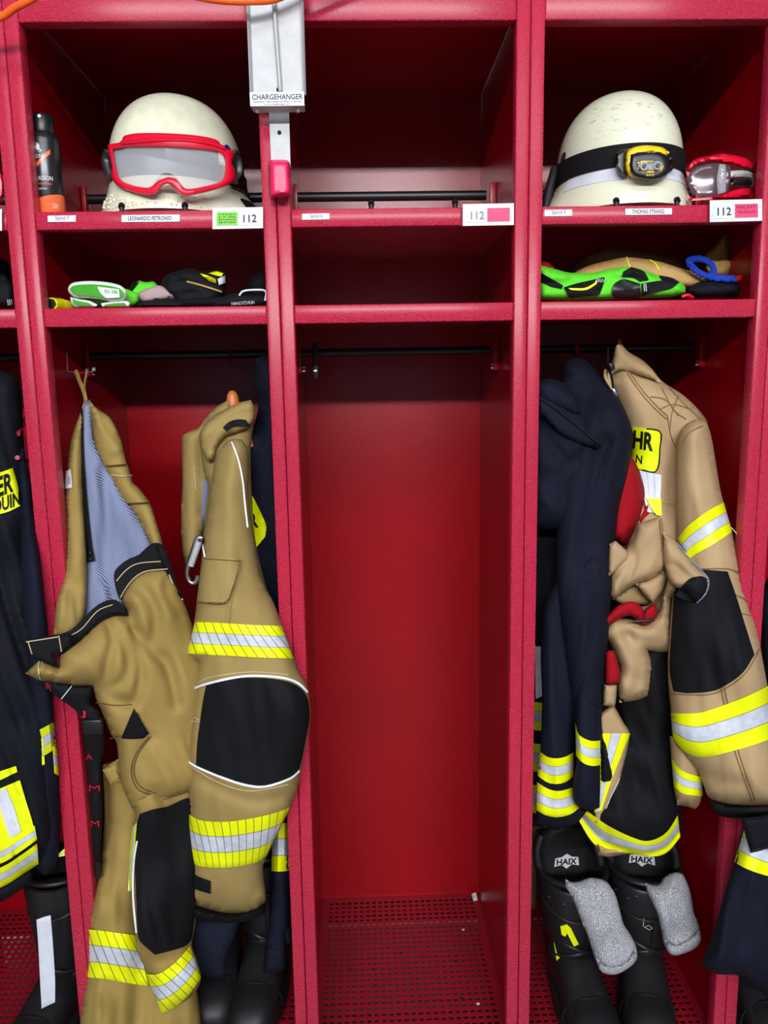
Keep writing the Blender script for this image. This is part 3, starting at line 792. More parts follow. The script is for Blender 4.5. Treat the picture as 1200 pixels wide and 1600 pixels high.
# torch
p0, p1 = at(80, 468, .045), at(112, 463, .13); p0.z = S2T+.0125; p1.z = S2T+.0125
bm = bmesh.new(); add_tube(bm, [p0, p0.lerp(p1, .3), p1], [.0105, .0118, .0118], 16)
t = tag(obj('torch', bm, 'hivis'), 'small yellow torch with black end cap at the left end of the shelf', 'torch')
bm = bmesh.new(); d = (p0-p1).normalized(); add_tube(bm, [p0-d*.002, p0+d*.006], [.0092, .0085], 6); obj('end_cap', bm, 'black_plastic', t)
bm = bmesh.new()
for k_ in range(5):
    a_ = p0-d*(.030+.006*k_); add_tube(bm, [a_, a_-d*.002], .0124, 16)
obj('grip_rings', bm, 'yellow_plastic', t)
# green glove with white cuff
t = thing('work_glove', 'green work glove with white-edged open cuff beside the yellow torch', 'glove', at(155, 478, .06))
part('glove_hand', 'green', [(185, 450), (200, 452), (218, 458), (218, 474), (200, 480), (120, 479), (118, 470)], .09, .014, t, 10, .03)
S, o_ = part('cuff', 'white_cloth', [(106, 452), (109, 445), (117, 441), (140, 439), (168, 441), (188, 446), (197, 454), (199, 462), (193, 469), (176, 471), (158, 468), (140, 466), (118, 465), (109, 459)], .045, .008, t, 6, .05, 3.5, label='white-edged glove cuff')
patch(S, 'cuff_lining', [(109, 452), (113, 447), (122, 445), (142, 444), (168, 446), (186, 450), (193, 456), (194, 462), (188, 466), (174, 467), (158, 465), (140, 462), (120, 461), (112, 457)], 'green_dark', t, .002, .001, 4, label='green lining inside the cuff')
patch(S, 'care_label', [(152, 448), (186, 452), (187, 465), (166, 466), (157, 458)], 'paper', t, .0035, .001, 5)
bm = letters(S, 'EN 388', (164, 458), (184, 459), (163, 452), 'green_dark', t, .0042)
S, o_ = part('cuff', 'white_cloth', [(110, 464), (122, 467), (140, 470), (152, 476), (148, 480), (118, 480), (111, 473)], .047, .006, t, 5, .03, 3.5)
patch(S, 'cuff_lining', [(113, 467), (122, 470), (138, 473), (144, 477), (120, 477), (114, 473)], 'green_dark', t, .0018, .001, 4)
S, o_ = part('cuff', 'white_cloth', [(158, 474), (176, 471), (198, 470), (204, 474), (202, 480), (160, 480)], .047, .006, t, 5, .03, 3.5)
patch(S, 'cuff_lining', [(163, 476), (178, 474), (194, 473), (197, 476), (195, 478), (165, 478)], 'green_dark', t, .0018, .001, 4)
# green and grey glove behind
t = thing('work_glove', 'crumpled green and black work glove in the middle of the left shelf', 'glove', at(235, 476, .09))
part('glove_hand', 'green', [(196, 458), (206, 446), (216, 438), (228, 441), (240, 440), (248, 448), (236, 460), (222, 470), (206, 476)], .10, .014, t, 9, .03, creases=[([(216, 440), (222, 455), (215, 468)], 4, .006)])
part('glove_palm', 'black_fabric', [(200, 452), (208, 441), (218, 437), (212, 448), (206, 458)], .09, .01, t, 5, .02)
S, o_ = part('leather_patch', plain('pale_patch', (165, 140, 138), .8), [(216, 457), (232, 450), (250, 446), (264, 455), (275, 465), (250, 469), (226, 472), (218, 466)], .065, .008, t, 7, .02)
part('wrist_strap', 'black_fabric', [(212, 472), (240, 468), (276, 466), (292, 470), (290, 480), (214, 480)], .06, .008, t, 5, .02)
# black gloves
t = thing('work_glove', 'black work glove with yellow flashes folded on the left shelf', 'glove', at(310, 476, .08))
S, o_ = part('glove_hand', 'black_fabric', [(252, 442), (256, 433), (268, 426), (296, 419), (318, 424), (340, 422), (353, 426), (354, 442), (352, 462), (330, 474), (280, 476), (262, 462), (254, 452)], .08, .028, t, 14, .03, folds=.006, fs=(9, 26), fdir=20, creases=[([(258, 446), (290, 442), (330, 446), (350, 458)], 4, .010), ([(270, 462), (310, 456), (345, 464)], 4, .008)])
patch(S, 'yellow_flash', [(312, 427), (326, 431), (337, 436), (338, 443), (328, 440)], 'hivis', t, .004, .002, 4)
patch(S, 'yellow_flash', [(326, 427), (338, 424), (349, 427), (346, 432), (336, 430)], 'hivis', t, .004, .002, 4)
patch(S, 'grey_panel', [(340, 436), (352, 430), (352, 442), (342, 446)], 'silver_tape', t, .004, .002, 4)
bm = bmesh.new(); strand(S, [(292, 440), (315, 446), (346, 456)], .0018, .003, bm=bm); obj('grey_edge', bm, 'gloveskin', t)
t = thing('work_glove', 'flat black work glove under the yellow-flashed black glove', 'glove', at(300, 478, .05))
part('glove_hand', 'black_fabric', [(214, 470), (250, 470), (300, 466), (350, 464), (366, 470), (364, 480), (216, 480)], .05, .014, t, 6, .03, folds=.003, fs=(8, 24), fdir=5)
# strap with buckle
t = thing('webbing_strap', 'black webbing strap with grey buckle at the right of the left shelf', 'strap', at(385, 476, .05))
S, o_ = part('webbing', 'black_fabric', [(330, 474), (352, 462), (372, 458), (400, 460), (416, 458), (417, 478), (336, 480)], .045, .012, t, 8, .03, folds=.003, fs=(8, 22), fdir=5)
bm = bmesh.new(); add_tube(bm, [at(374, 462, .030), at(380, 455, .030), at(398, 453, .030), at(415, 455, .030), at(414, 470, .030)], .0018, 8, smooth=4); obj('buckle', bm, 'silver_tape', t)
letters(S, 'HANDSCHUH', (362, 477), (398, 475), (361, 472), 'paper', o_, .0025, .01)
simple('dark_pouch', 'black_fabric', [(385, 460), (388, 438), (400, 428), (414, 424), (420, 430), (420, 466), (400, 468)], .16, .03, 'dark cloth pouch at the back right of the left shelf', 'pouch', 12, .03)
# edge locker item on the middle shelf
t = thing('work_glove', 'black glove at the photo left edge on the middle shelf', 'glove', at(0, 480, .08))
S, o_ = part('glove_hand', 'black_fabric', [(-40, 450), (-10, 440), (14, 439), (20, 450), (21, 470), (18, 481), (-40, 481)], .07, .02, t, 10, .03, folds=.003, fs=(8, 24))
bm = bmesh.new()
for x in (12, 15, 18): strand(S, [(x, 468), (x+1, 477)], .0007, .001, bm=bm)
obj('stitching', bm, 'paper', t)
simple('dark_pouch', 'navy_dark', [(-40, 470), (-30, 410), (-5, 402), (14, 412), (18, 440), (10, 462), (-20, 474)], .2, .03, 'dark cloth bundle at the back of the left edge middle shelf', 'pouch', 14, .05)

# ================================================================ MIDDLE SHELF, RIGHT
t = thing('leather_glove', 'tan leather glove folded behind the green gloves', 'glove', at(1000, 440, .14))
S, o_ = part('glove_hand', 'tan_dark', [(890, 424), (898, 411), (913, 398), (935, 390), (952, 386), (985, 388), (1010, 391), (1035, 395), (1055, 400), (1073, 411), (1080, 424), (1070, 440), (1030, 446), (950, 446), (900, 440)], .28, .03, t, 18, .04, folds=.006, fs=(10, 40), fdir=8, creases=[([(905, 412), (960, 402), (1020, 408), (1070, 424)], 4, .008)])  # darker tan on this hand stands in for shade deep in the shelf
S, o_ = part('glove_cuff', 'gloveskin', [(893, 428), (920, 415), (955, 406), (980, 402), (1010, 405), (1035, 410), (1060, 418), (1085, 425), (1104, 434), (1106, 444), (1090, 449), (1066, 450), (1040, 444), (900, 446)], .10, .018, t, 14, .02, folds=.005, fs=(9, 34), fdir=12)
for l_ in ([(979, 402), (981, 409), (984, 417)], [(1015, 406), (1024, 412), (1030, 422)]): stitches(S, [l_], 'hivis', t, .0012, .002)
t = thing('leather_glove', 'tan leather glove standing up at the right of the shelf', 'glove', at(1130, 440, .16))
S, o_ = part('glove_hand', 'gloveskin', [(1100, 402), (1108, 392), (1120, 381), (1127, 370), (1132, 366), (1141, 366), (1143, 374), (1140, 398), (1148, 409), (1146, 420), (1138, 432), (1120, 434), (1106, 428)], .16, .018, t, 12, .02, folds=.006, fs=(9, 20), creases=[([(1140, 398), (1128, 402), (1112, 410)], 4, .008)])
stitches(S, [[(1134, 372), (1134, 384)]], 'thread', t, .0015)
t = thing('rescue_glove', 'bright green and black rescue gloves lying on the right shelf', 'gloves', at(950, 466, .05))
S, o_ = part('glove_back', 'green', [(843, 414), (866, 420), (890, 426), (927, 426), (950, 421), (975, 417), (1000, 420), (1033, 432), (1062, 440), (1071, 449), (1070, 458), (1050, 464), (985, 467), (887, 470), (843, 468)], .055, .024, t, 12, .03, 4, folds=.003, fs=(8, 30), fdir=5, creases=[([(843, 436), (870, 446), (905, 437), (950, 434), (1000, 436)], 3, .010), ([(880, 430), (888, 441)], 3, .004)])
for poly, mt, nm in (([(881, 449), (900, 443), (922, 438), (943, 433), (946, 436), (938, 458), (936, 461), (890, 466)], 'patch_black', 'knuckle_panel'),
    ([(957, 447), (964, 440), (975, 436), (1000, 443), (1002, 464), (990, 468), (960, 467), (956, 458)], 'leather', 'palm_panel'),
    ([(1002, 443), (1020, 440), (1040, 438), (1060, 442), (1050, 450), (1030, 455), (1003, 463)], 'black_fabric', 'finger_panel'),
    ([(972, 432), (974, 424), (987, 417), (1006, 424), (1014, 437), (1000, 440), (990, 434)], 'black_fabric', 'finger_panel'),
    ([(1030, 430), (1050, 434), (1062, 441), (1050, 440), (1036, 437)], 'black_fabric', 'finger_panel'),
    ([(845, 426), (866, 438), (880, 446), (878, 451), (860, 447), (845, 440)], 'navy_dark', 'cuff_gap'),
    ([(888, 450), (913, 450), (926, 444), (933, 439), (932, 444), (916, 453), (892, 453)], 'hivis', 'yellow_flash')):
    patch(S, nm, poly, mt, t, .0035 if mt != 'hivis' else .006, .002, 4)
stitches(S, [[(930+4*k_, 441), (934+4*k_, 436)] for k_ in range(4)]+[[(1006, 443), (1007, 455)], [(1009, 443), (1010, 455)]], 'paper', t, .0008, .004)
bm = bmesh.new(); add_tube(bm, [at(1065, 464, .03), at(1075, 461, .03), at(1082, 465, .035)], .003, 8, smooth=3); obj('red_loop', bm, 'goggle_red', t)
# blue rope
def braid(pts, r, Yn, name='rope'):
    P = cat_rom([at(*q) for q in pts], 10); bm = bmesh.new()
    for ph in range(3):
        Q = []
        for i, p in enumerate(P):
            a_ = i*.55+ph*2*math.pi/3; Q.append(p+Vector((math.cos(a_)*r*.5, math.sin(a_)*r*.4, math.sin(a_)*r*.5)))
        add_tube(bm, Q, r*.62, 7)
    return bm
t = tag(obj('rope', braid([(1150, 436, .07), (1115, 434, .07), (1095, 428, .07), (1082, 418, .07), (1076, 408, .08), (1090, 404, .09), (1106, 408, .09), (1116, 420, .08), (1112, 433, .07)], .0062, 0), 'rope_blue'), 'blue braided rope loop hanging over the tan gloves on the right shelf', 'rope')
obj('rope_end', tube([at(1148, 436, .07), at(1157, 434, .07)], .0055, 8), 'red_cloth', t)
simple('folded_cap', 'navy_dark', [(1074, 452), (1084, 444), (1100, 439), (1125, 439), (1150, 441), (1158, 450), (1154, 462), (1120, 464), (1082, 464)], .08, .02, 'dark navy folded cloth under the blue rope', 'cloth', 10, .03, folds=.005, fs=(8, 26), fdir=10)
simple('red_pouch_edge', 'red_cloth', [(843, 408), (856, 410), (866, 418), (858, 422), (843, 418)], .10, .01, 'dark red cloth corner behind the green gloves', 'cloth', 5, .02)

# ================================================================ SAND TURNOUT TROUSERS (left locker)
TR = thing('turnout_trousers', 'sand turnout trousers hanging open by a loop with blue-grey checked lining showing', 'trousers', at(215, 1600, 0))
def pc(name, mat, outline, Y, T, parent, R=40, back=.02, **k):
    s = Cloth(outline, Y, T, R, back, **k); return s, s.build(name, mat, parent)
# hanging loop
for pts in (((118, 579, .13), (124, 595, .12), (131, 612, .09), (134, 626, .07)), ((136, 581, .13), (133, 596, .12), (132, 612, .09), (134, 628, .07))):
    obj('hanging_loop', tube([at(*q) for q in pts], .0042, 8, smooth=5, flat=.5), 'sand', TR)
# back leg (lower, behind)
S, o_ = pc('back_leg', 'sand', [(160, 1195), (200, 1180), (250, 1230), (300, 1240), (330, 1300), (300, 1500), (310, 1560), (322, 1680), (118, 1680), (125, 1600), (134, 1527), (139, 1452), (146, 1412), (153, 1372), (162, 1300), (163, 1250)],
    [(160, 1250, .06), (215, 1250, .08), (250, 1300, .12), (205, 1350, .05), (150, 1420, -.02), (190, 1480, -.01), (140, 1600, -.035), (240, 1430, .12), (300, 1380, .13), (250, 1500, .09), (300, 1520, .10), (280, 1570, .06), (250, 1640, -.01), (310, 1640, .02)], .045, TR, 55, .03, folds=.010, fs=(26, 160), fdir=95, seed=2,
    creases=[([(165, 1290), (172, 1400), (160, 1450)], 12, .010), ([(236, 1550), (225, 1620), (240, 1670)], 14, .012)])
band(S, 'reflective_stripe', [(137, 1452), (165, 1455), (202, 1460), (214, 1462)], [(133, 1527), (160, 1529), (200, 1536), (232, 1541)], 'tape_hatched', TR, .004, .003)
# front leg lower shell + knee
S, o_ = pc('front_leg', 'sand', [(196, 1180), (240, 1140), (300, 1150), (318, 1220), (316, 1300), (306, 1440), (300, 1475), (308, 1500), (314, 1530), (300, 1556), (268, 1576), (254, 1584), (243, 1560), (230, 1520), (216, 1490), (210, 1450), (203, 1400), (203, 1320), (212, 1272), (206, 1262), (196, 1235)],
    [(240, 1155, .06), (300, 1160, .06), (216, 1275, -.03), (300, 1300, .04), (216, 1450, -.05), (300, 1440, .035), (300, 1540, -.01)], .04, TR, 40, .03, folds=.006, fs=(22, 90), fdir=75, seed=4,
    creases=[([(216, 1490), (245, 1497), (300, 1484)], 7, .008), ([(222, 1512), (250, 1504), (290, 1500)], 7, .010)])
patch(S, 'knee_pad', [(218, 1272), (238, 1265), (262, 1260), (292, 1247), (312, 1250), (308, 1380), (300, 1465), (290, 1478), (266, 1486), (242, 1492), (228, 1480), (216, 1466), (213, 1412), (211, 1340), (213, 1292)], 'patch_black', TR, .006, .003, 6)
band(S, 'reflective_stripe', [(214, 1285), (211, 1320), (209, 1355), (205, 1392)], [(207, 1292), (203, 1320), (201, 1360), (200, 1392)], 'tape_hatched', TR, .006, .002, 5)
obj('piping', strand(S, [(214, 1315), (209, 1350), (208, 1400), (213, 1457)], .0018, .008), 'piping', TR)
band(S, 'reflective_stripe', [(228, 1522), (250, 1521), (276, 1502), (297, 1478)], [(253, 1584), (276, 1572), (296, 1553), (314, 1528)], 'tape_hatched', TR, .005, .003)
# lining of the open waist
S_l, o_ = pc('lining', 'lining', [(132, 626), (141, 625), (148, 690), (166, 722), (196, 775), (218, 805), (240, 848), (246, 880), (220, 900), (205, 930), (195, 965), (120, 985), (126, 900), (126, 800), (122, 700), (126, 650)],
    [(134, 640, .09), (140, 800, .06), (200, 850, .07), (150, 970, .03)], .03, TR, 32, .02, folds=.010, fs=(24, 160), fdir=78, seed=6, sp=5, creases=[([(135, 640), (142, 720), (160, 740), (165, 800), (160, 900)], 9, .016), ([(160, 735), (170, 830), (178, 930)], 7, .010)])
# left shell strip
S_f, o_ = pc('front_flap', 'sand', [(131, 627), (126, 645), (118, 665), (110, 692), (105, 735), (100, 780), (103, 835), (104, 863), (97, 912), (88, 945), (84, 992), (100, 1000), (122, 985), (134, 955), (136, 900), (134, 850), (130, 760), (128, 690), (130, 650)],
    [(128, 640, .085), (105, 780, .05), (90, 960, -.035), (130, 900, .02)], .022, TR, 16, .015, folds=.004, fs=(14, 120), fdir=85, seed=8, sp=4, creases=[([(108, 920), (106, 960), (98, 990)], 4, .007), ([(118, 912), (120, 950), (112, 985)], 4, .006)])
patch(S_f, 'care_label', [(103, 736), (111, 733), (113, 762), (100, 764)], 'label_white', TR, .003, .002, 5)
bm = letters(S_f, 'XXL', (105, 757), (106, 744), (109, 757), 'ink', TR, .0036)
# zip
zb = patch(S_l, 'zip', [(125, 640), (129, 636), (131, 700), (136, 780), (144, 850), (149, 876), (136, 879), (134, 840), (129, 760), (126, 700)], 'black_fabric', TR, .004, .003, 5)
bm = bmesh.new()
for y in (866, 876): bmesh.ops.create_icosphere(bm, subdivisions=1, radius=.003, matrix=Matrix.Translation(S_l.world(141, y-2, .007)))
obj('zip_stop', bm, 'leather', zb)
# right shell panel with pocket flaps
S_r, o_ = pc('side_shell', 'sand', [(139, 626), (152, 638), (174, 655), (190, 690), (194, 714), (202, 733), (209, 757), (220, 768), (234, 786), (244, 815), (254, 850), (254, 870), (240, 862), (232, 845), (216, 812), (194, 782), (178, 755), (162, 728), (150, 700), (146, 680)],
    [(140, 640, .085), (200, 740, .06), (250, 860, .04)], .022, TR, 16, .015, folds=.005, fs=(18, 60), fdir=50, seed=3, sp=4, creases=[([(163, 728), (180, 722), (200, 727)], 4, .010), ([(152, 700), (166, 713), (190, 712)], 5, .007), ([(160, 640), (170, 670), (186, 690)], 5, .006)])
patch(S_r, 'pocket_flap', [(176, 757), (186, 750), (200, 752), (214, 760), (234, 785), (222, 785), (196, 788)], 'sand', TR, .007, .003, 5)
patch(S_r, 'pocket_flap', [(150, 700), (164, 690), (190, 692), (198, 726), (180, 728), (164, 728)], 'sand', TR, .006, .003, 5)
stitches(S_r, [[(196, 787), (212, 786), (233, 785)], [(165, 728), (180, 727), (198, 725)]], 'thread', TR, .001, .009)
stitches(S_r, [[(174, 742), (188, 744), (206, 743)]], 'thread_light', TR, .001, .003)
# big folded front mass
S_m, o_ = pc('front_shell', 'sand', [(97, 1018), (125, 998), (150, 972), (175, 958), (200, 958), (188, 935), (204, 908), (226, 892), (262, 886), (285, 936), (298, 968), (312, 1010), (322, 1060), (324, 1150), (318, 1215), (300, 1238), (262, 1252), (240, 1257), (212, 1266), (204, 1258), (190, 1225), (186, 1195), (182, 1160), (172, 1145), (158, 1110), (150, 1092), (145, 1074), (132, 1074), (96, 1068), (62, 1063), (40, 1052), (62, 1031), (91, 1043)],
    [(50, 1050, -.085), (110, 1040, -.075), (160, 1010, -.05), (200, 960, -.02), (240, 900, .0), (290, 1000, .03), (310, 1150, .03), (220, 1200, -.01), (160, 1110, -.03)], .05, TR, 42, .03,
    folds=.007, fs=(30, 120), fdir=68, seed=11, sp=4.5,
    creases=[([(164, 965), (176, 1000), (168, 1040), (166, 1070), (182, 1070), (198, 1056), (200, 1020), (184, 985)], 5, .016),
             ([(147, 1075), (180, 1092), (206, 1098), (216, 1080), (220, 1040), (208, 985)], 7, .018),
             ([(188, 945), (214, 985), (240, 1020), (262, 1040), (276, 1100)], 8, .020),
             ([(204, 910), (230, 930), (244, 960), (238, 1000)], 8, .014),
             ([(260, 890), (262, 930), (282, 960)], 6, .012),
             ([(236, 1154), (215, 1180), (210, 1210), (222, 1232), (246, 1240)], 4, .010),
             ([(150, 1098), (180, 1104), (206, 1101)], 3, .006)])
wb_l = patch(S_m, 'waistband', [(92, 992), (112, 983), (132, 964), (150, 947), (170, 937), (186, 940), (201, 962), (176, 962), (152, 974), (124, 1000), (97, 1021), (94, 1008)], 'black_fabric', TR, .010, .010, 5, 70)
S_w, wt = pc('waistband_end', 'black_fabric', [(38, 999), (60, 996), (92, 991), (112, 988), (112, 1010), (97, 1021), (85, 1023), (91, 1044), (62, 1033), (47, 1023)], -.088, .008, TR, 6, .006, sp=5)
stitches(S_w, [[(41, 1003), (92, 995)], [(92, 993), (96, 1018)], [(44, 1003), (50, 1022)]], 'thread_light', TR)
wb_r = patch(S_m, 'waistband', [(179, 893), (198, 875), (216, 867), (238, 849), (254, 851), (262, 868), (264, 888), (244, 889), (225, 891), (204, 908), (192, 926), (187, 938), (181, 920)], 'black_fabric', TR, .012, .012, 5, 70)
stitches(S_m, [[(182, 908), (198, 890), (218, 880), (258, 877)], [(188, 934), (204, 909), (226, 893), (262, 889)], [(95, 1000), (126, 984), (152, 955), (176, 945)]], 'thread_light', TR, .0009, .0135)
stitches(S_m, [[(61, 1034), (60, 1048), (63, 1062)]], 'thread_light', TR, .0012, .002)
patch(S_m, 'reinforcement', [(209, 1107), (222, 1128), (233, 1146), (224, 1154), (206, 1155), (189, 1154)], 'patch_black', TR, .004, .003, 5, 20)
stitches(S_m, [[(150, 1098), (178, 1102), (207, 1101)], [(172, 1154), (189, 1150), (218, 1150), (224, 1142), (212, 1112), (196, 1149)], [(236, 1150), (216, 1178), (209, 1206), (220, 1230), (246, 1240)], [(232, 1152), (212, 1178), (205, 1207), (216, 1234), (243, 1243)], [(206, 1262), (240, 1254), (300, 1236)]], 'thread', TR, .0011, .002)
S_s, o_ = pc('waistband_strap', 'black_fabric', [(240, 849), (254, 851), (262, 868), (270, 893), (277, 915), (286, 936), (270, 937), (260, 905), (254, 885)], [(250, 860, -.02), (280, 930, -.01)], .008, TR, 6, .006, sp=5)
stitches(S_s, [[(256, 893), (270, 937), (286, 936)], [(264, 898), (276, 926)]], 'thread_light', TR, .0013)
S_t, o_ = pc('loop_tab', 'sand', [(160, 1203), (172, 1194), (186, 1185), (189, 1220), (174, 1228)], -.012, .010, TR, 8, .008, sp=5)
# suspender hanging under the waist
S_b, o_ = pc('suspender', 'black_fabric', [(48, 1060), (75, 1062), (110, 1070), (146, 1072), (140, 1100), (152, 1108), (162, 1135), (162, 1170), (158, 1200), (160, 1260), (157, 1340), (156, 1373), (149, 1371), (143, 1300), (140, 1240), (136, 1200), (132, 1160), (124, 1118), (95, 1093), (56, 1066)],
    [(50, 1060, -.075), (110, 1085, -.06), (130, 1120, -.045), (145, 1200, .0), (155, 1360, .02)], .012, TR, 9, .01, sp=5, folds=.004, fs=(12, 40))
for (ch, x, y, ww, hh, sl) in (('R', 72, 1076, 9, -9, 4), ('J', 125, 1121, 9, -12, 2), ('A', 134, 1187, 10, -9, 0), ('M', 139, 1236, 17, -9, 0), ('M', 142, 1292, 13, -10, 0)):
    letters(S_b, ch, (x, y), (x+ww, y+sl), (x, y+hh), 'red_print', o_, .0015, .01)
stitches(S_b, [[(96, 1092), (112, 1072)]], 'paper', TR, .001, .001)
obj('strap_slider', box(S_b.world(150, 1133)-Vector((.022, .006, .016)), S_b.world(150, 1133)+Vector((.012, .004, .012)), .003), 'black_plastic', TR)
obj('adjuster', tube([at(152, 1345, .0), at(154, 1370, .005)], .0045, 8), 'black_plastic', TR)

# ================================================================ SAND TURNOUT JACKET (left locker, on a wooden hanger)
t = thing('coat_hanger', 'wooden coat hanger with wire hook inside the sand jacket collar', 'hanger', at(364, 640, .15))
obj('hook', tube([at(359, 545, .245)+Vector((.004, .012, .006)), at(359, 545, .245)+Vector((0, 0, .012)), at(358.5, 552, .236), at(359, 580, .19), at(362, 612, .152)], .0016, 8, smooth=5), 'steel', t)
bm = bmesh.new(); add_tube(bm, [at(362, 611, .151), at(363, 618, .150), at(364, 632, .150), at(364, 650, .15)], [.005, .0105, .013, .012], 14, smooth=3, flat=.8)
obj('wooden_neck', bm, 'wood', t)
bm = bmesh.new(); add_tube(bm, [at(340, 700, .19), at(352, 665, .17), at(364, 645, .15), at(378, 668, .13), at(392, 700, .12)], .010, 10, smooth=4); obj('wooden_arm', bm, 'wood', t)
JK = thing('turnout_jacket', 'sand turnout jacket with black elbow patch and hatched yellow tape on a wooden hanger', 'jacket', at(380, 1440, .05))
S, o_ = pc('front_panel', 'sand_rip', [(285, 682), (296, 674), (311, 668), (322, 652), (338, 636), (356, 625), (362, 640), (340, 690), (330, 760), (318, 830), (300, 885), (292, 893), (285, 862), (283, 807), (285, 752), (284, 710)],
    [(300, 700, .17), (350, 640, .14), (290, 880, .15)], .022, JK, 18, .015, folds=.006, fs=(16, 120), fdir=88, seed=3, sp=3.6, creases=[([(318, 668), (317, 720), (316, 800)], 6, .012)])
patch(S, 'lining_edge', [(318, 745), (328, 760), (326, 800), (318, 840), (315, 800)], 'lining', JK, .004, .003, 5)
stitches(S, [[(303, 728), (306, 765)]], 'thread_light', JK)
S_j, o_ = pc('jacket_body', 'sand_rip', [(311, 680), (318, 666), (332, 650), (350, 640), (372, 630), (391, 625), (398, 640), (397, 660), (392, 700), (393, 760), (400, 850), (420, 930), (440, 1000), (430, 1060), (330, 1060), (303, 1000), (310, 940), (318, 840), (322, 790), (326, 764), (318, 735), (313, 700)],
    [(330, 680, .10), (380, 640, .11), (380, 800, .10), (380, 1000, .08)], .03, JK, 24, .04, folds=.008, fs=(16, 60), fdir=75, seed=5, sp=5, creases=[([(324, 740), (330, 700), (345, 690)], 5, .008)])
S_c, o_ = pc('collar', 'sand_rip', [(313, 676), (320, 664), (334, 652), (352, 640), (374, 629), (392, 625), (398, 637), (398, 652), (390, 668), (374, 676), (352, 684), (340, 700), (334, 720), (324, 722), (315, 700)],
    [(330, 680, .06), (385, 640, .075)], .018, JK, 14, .02, folds=.006, fs=(16, 70), fdir=-35, seed=9, sp=4, creases=[([(322, 700), (330, 672), (352, 655), (385, 645)], 5, .010)])
patch(S_c, 'velcro_tab', [(348, 668), (358, 659), (372, 655), (384, 656), (391, 665), (378, 666), (364, 667), (354, 674)], 'black_fabric', JK, .004, .004, 5)
# sleeve
sl = [(362, 686), (378, 686), (388, 705), (389, 740), (388, 770), (392, 807), (399, 849), (406, 893), (416, 920), (427, 940), (440, 975), (450, 1000), (456, 1016), (466, 1047), (478, 1068), (483, 1090), (485, 1122), (480, 1155), (470, 1205), (464, 1235), (453, 1262), (440, 1290), (428, 1315), (416, 1340), (411, 1352), (412, 1375), (415, 1396), (413, 1410), (395, 1424), (358, 1427), (322, 1420), (300, 1413), (290, 1402), (292, 1380), (295, 1350), (294, 1275), (291, 1195), (294, 1150), (298, 1112), (302, 1075), (308, 1036), (296, 1032), (291, 1025), (303, 973), (307, 944), (315, 872), (318, 835), (323, 805), (330, 755), (338, 712), (350, 694)]
S_a, o_ = pc('sleeve', 'sand_rip', sl, [(370, 700, .05), (330, 800, .04), (400, 850, .04), (350, 1000, -.005), (450, 1000, -.02), (480, 1110, -.05), (300, 1100, -.01), (300, 1400, .03), (400, 1400, .03), (450, 1260, -.03)], .062, JK, 62, .05,
    folds=.0045, fs=(24, 90), fdir=82, seed=21, creases=[([(306, 1000), (352, 1004), (360, 1020)], 5, .003), ([(302, 1210), (350, 1235), (400, 1252), (455, 1242)], 7, .012), ([(356, 945), (352, 985), (355, 1020)], 4, .004), ([(296, 1395), (320, 1402), (340, 1412)], 7, .008), ([(412, 1380), (396, 1400), (390, 1420)], 7, .008), ([(345, 700), (343, 730), (335, 760)], 6, .008)])
obj('piping', strand(S_a, [(362, 691), (372, 717), (379, 750), (383, 790), (387, 824)], .0017, .002), 'piping', JK)
obj('piping', strand(S_a, [(316, 847), (318, 860), (321, 874)], .0015, .002), 'piping', JK)
f_ = patch(S_a, 'pocket', [(352, 880), (375, 875), (368, 905), (362, 940), (358, 975), (352, 975), (354, 940)], 'sand_rip', JK, .003, .003, 6, 20)
f_ = patch(S_a, 'pocket_flap', [(319, 870), (345, 872), (376, 874), (374, 890), (364, 915), (355, 942), (330, 941), (307, 942), (312, 905)], 'sand_rip', JK, .011, .009, 6, 20)
stitches(S_a, [[(320, 873), (375, 877)], [(308, 940), (354, 940), (372, 888)]], 'thread', JK, .0009, .0113)
band(S_a, 'reflective_stripe', [(305, 972), (335, 973), (370, 975), (405, 977), (440, 978)], [(292, 1021), (320, 1023), (350, 1024), (400, 1027), (458, 1029)], 'tape_hatched', JK, .004, .003)
patch(S_a, 'elbow_patch', [(322, 1070), (350, 1063), (385, 1059), (420, 1060), (450, 1065), (470, 1075), (481, 1092), (484, 1120), (479, 1150), (468, 1200), (455, 1214), (438, 1222), (415, 1228), (390, 1227), (348, 1216), (325, 1206), (306, 1197), (308, 1162), (312, 1130), (317, 1095)], 'patch_black', JK, .003, .003, 7)
obj('piping', strand(S_a, [(305, 1075), (322, 1069), (360, 1060), (395, 1056), (440, 1059), (465, 1067), (480, 1081)], .0022, .004), 'piping', JK)
obj('piping', strand(S_a, [(292, 1187), (305, 1197), (347, 1215), (385, 1227), (415, 1229), (452, 1217), (467, 1205)], .0022, .004), 'piping', JK)
stitches(S_a, [[(312, 1125), (302, 1113+8), (299, 1128)], [(298, 1127), (314, 1128)], [(308, 1068), (330, 1058), (390, 1050), (450, 1054)], [(296, 1196), (340, 1222), (390, 1236), (450, 1226)]], 'thread_light', JK, .0009, .001)
band(S_a, 'reflective_stripe', [(295, 1272), (315, 1282), (352, 1284), (385, 1280), (415, 1274), (436, 1268), (453, 1261)], [(295, 1347), (315, 1354), (345, 1356), (370, 1354), (392, 1350), (406, 1345), (416, 1336)], 'tape_hatched', JK, .004, .003)
patch(S_a, 'velcro_tab', [(296, 1363), (312, 1371), (329, 1377), (329, 1397), (312, 1392), (296, 1386)], 'black_fabric', JK, .005, .005, 5, 20)
pc('cuff_tab', 'sand_rip', [(279, 1366), (287, 1360), (296, 1358), (297, 1386), (290, 1394), (281, 1399)], .02, .006, JK, 5, .006, sp=5)
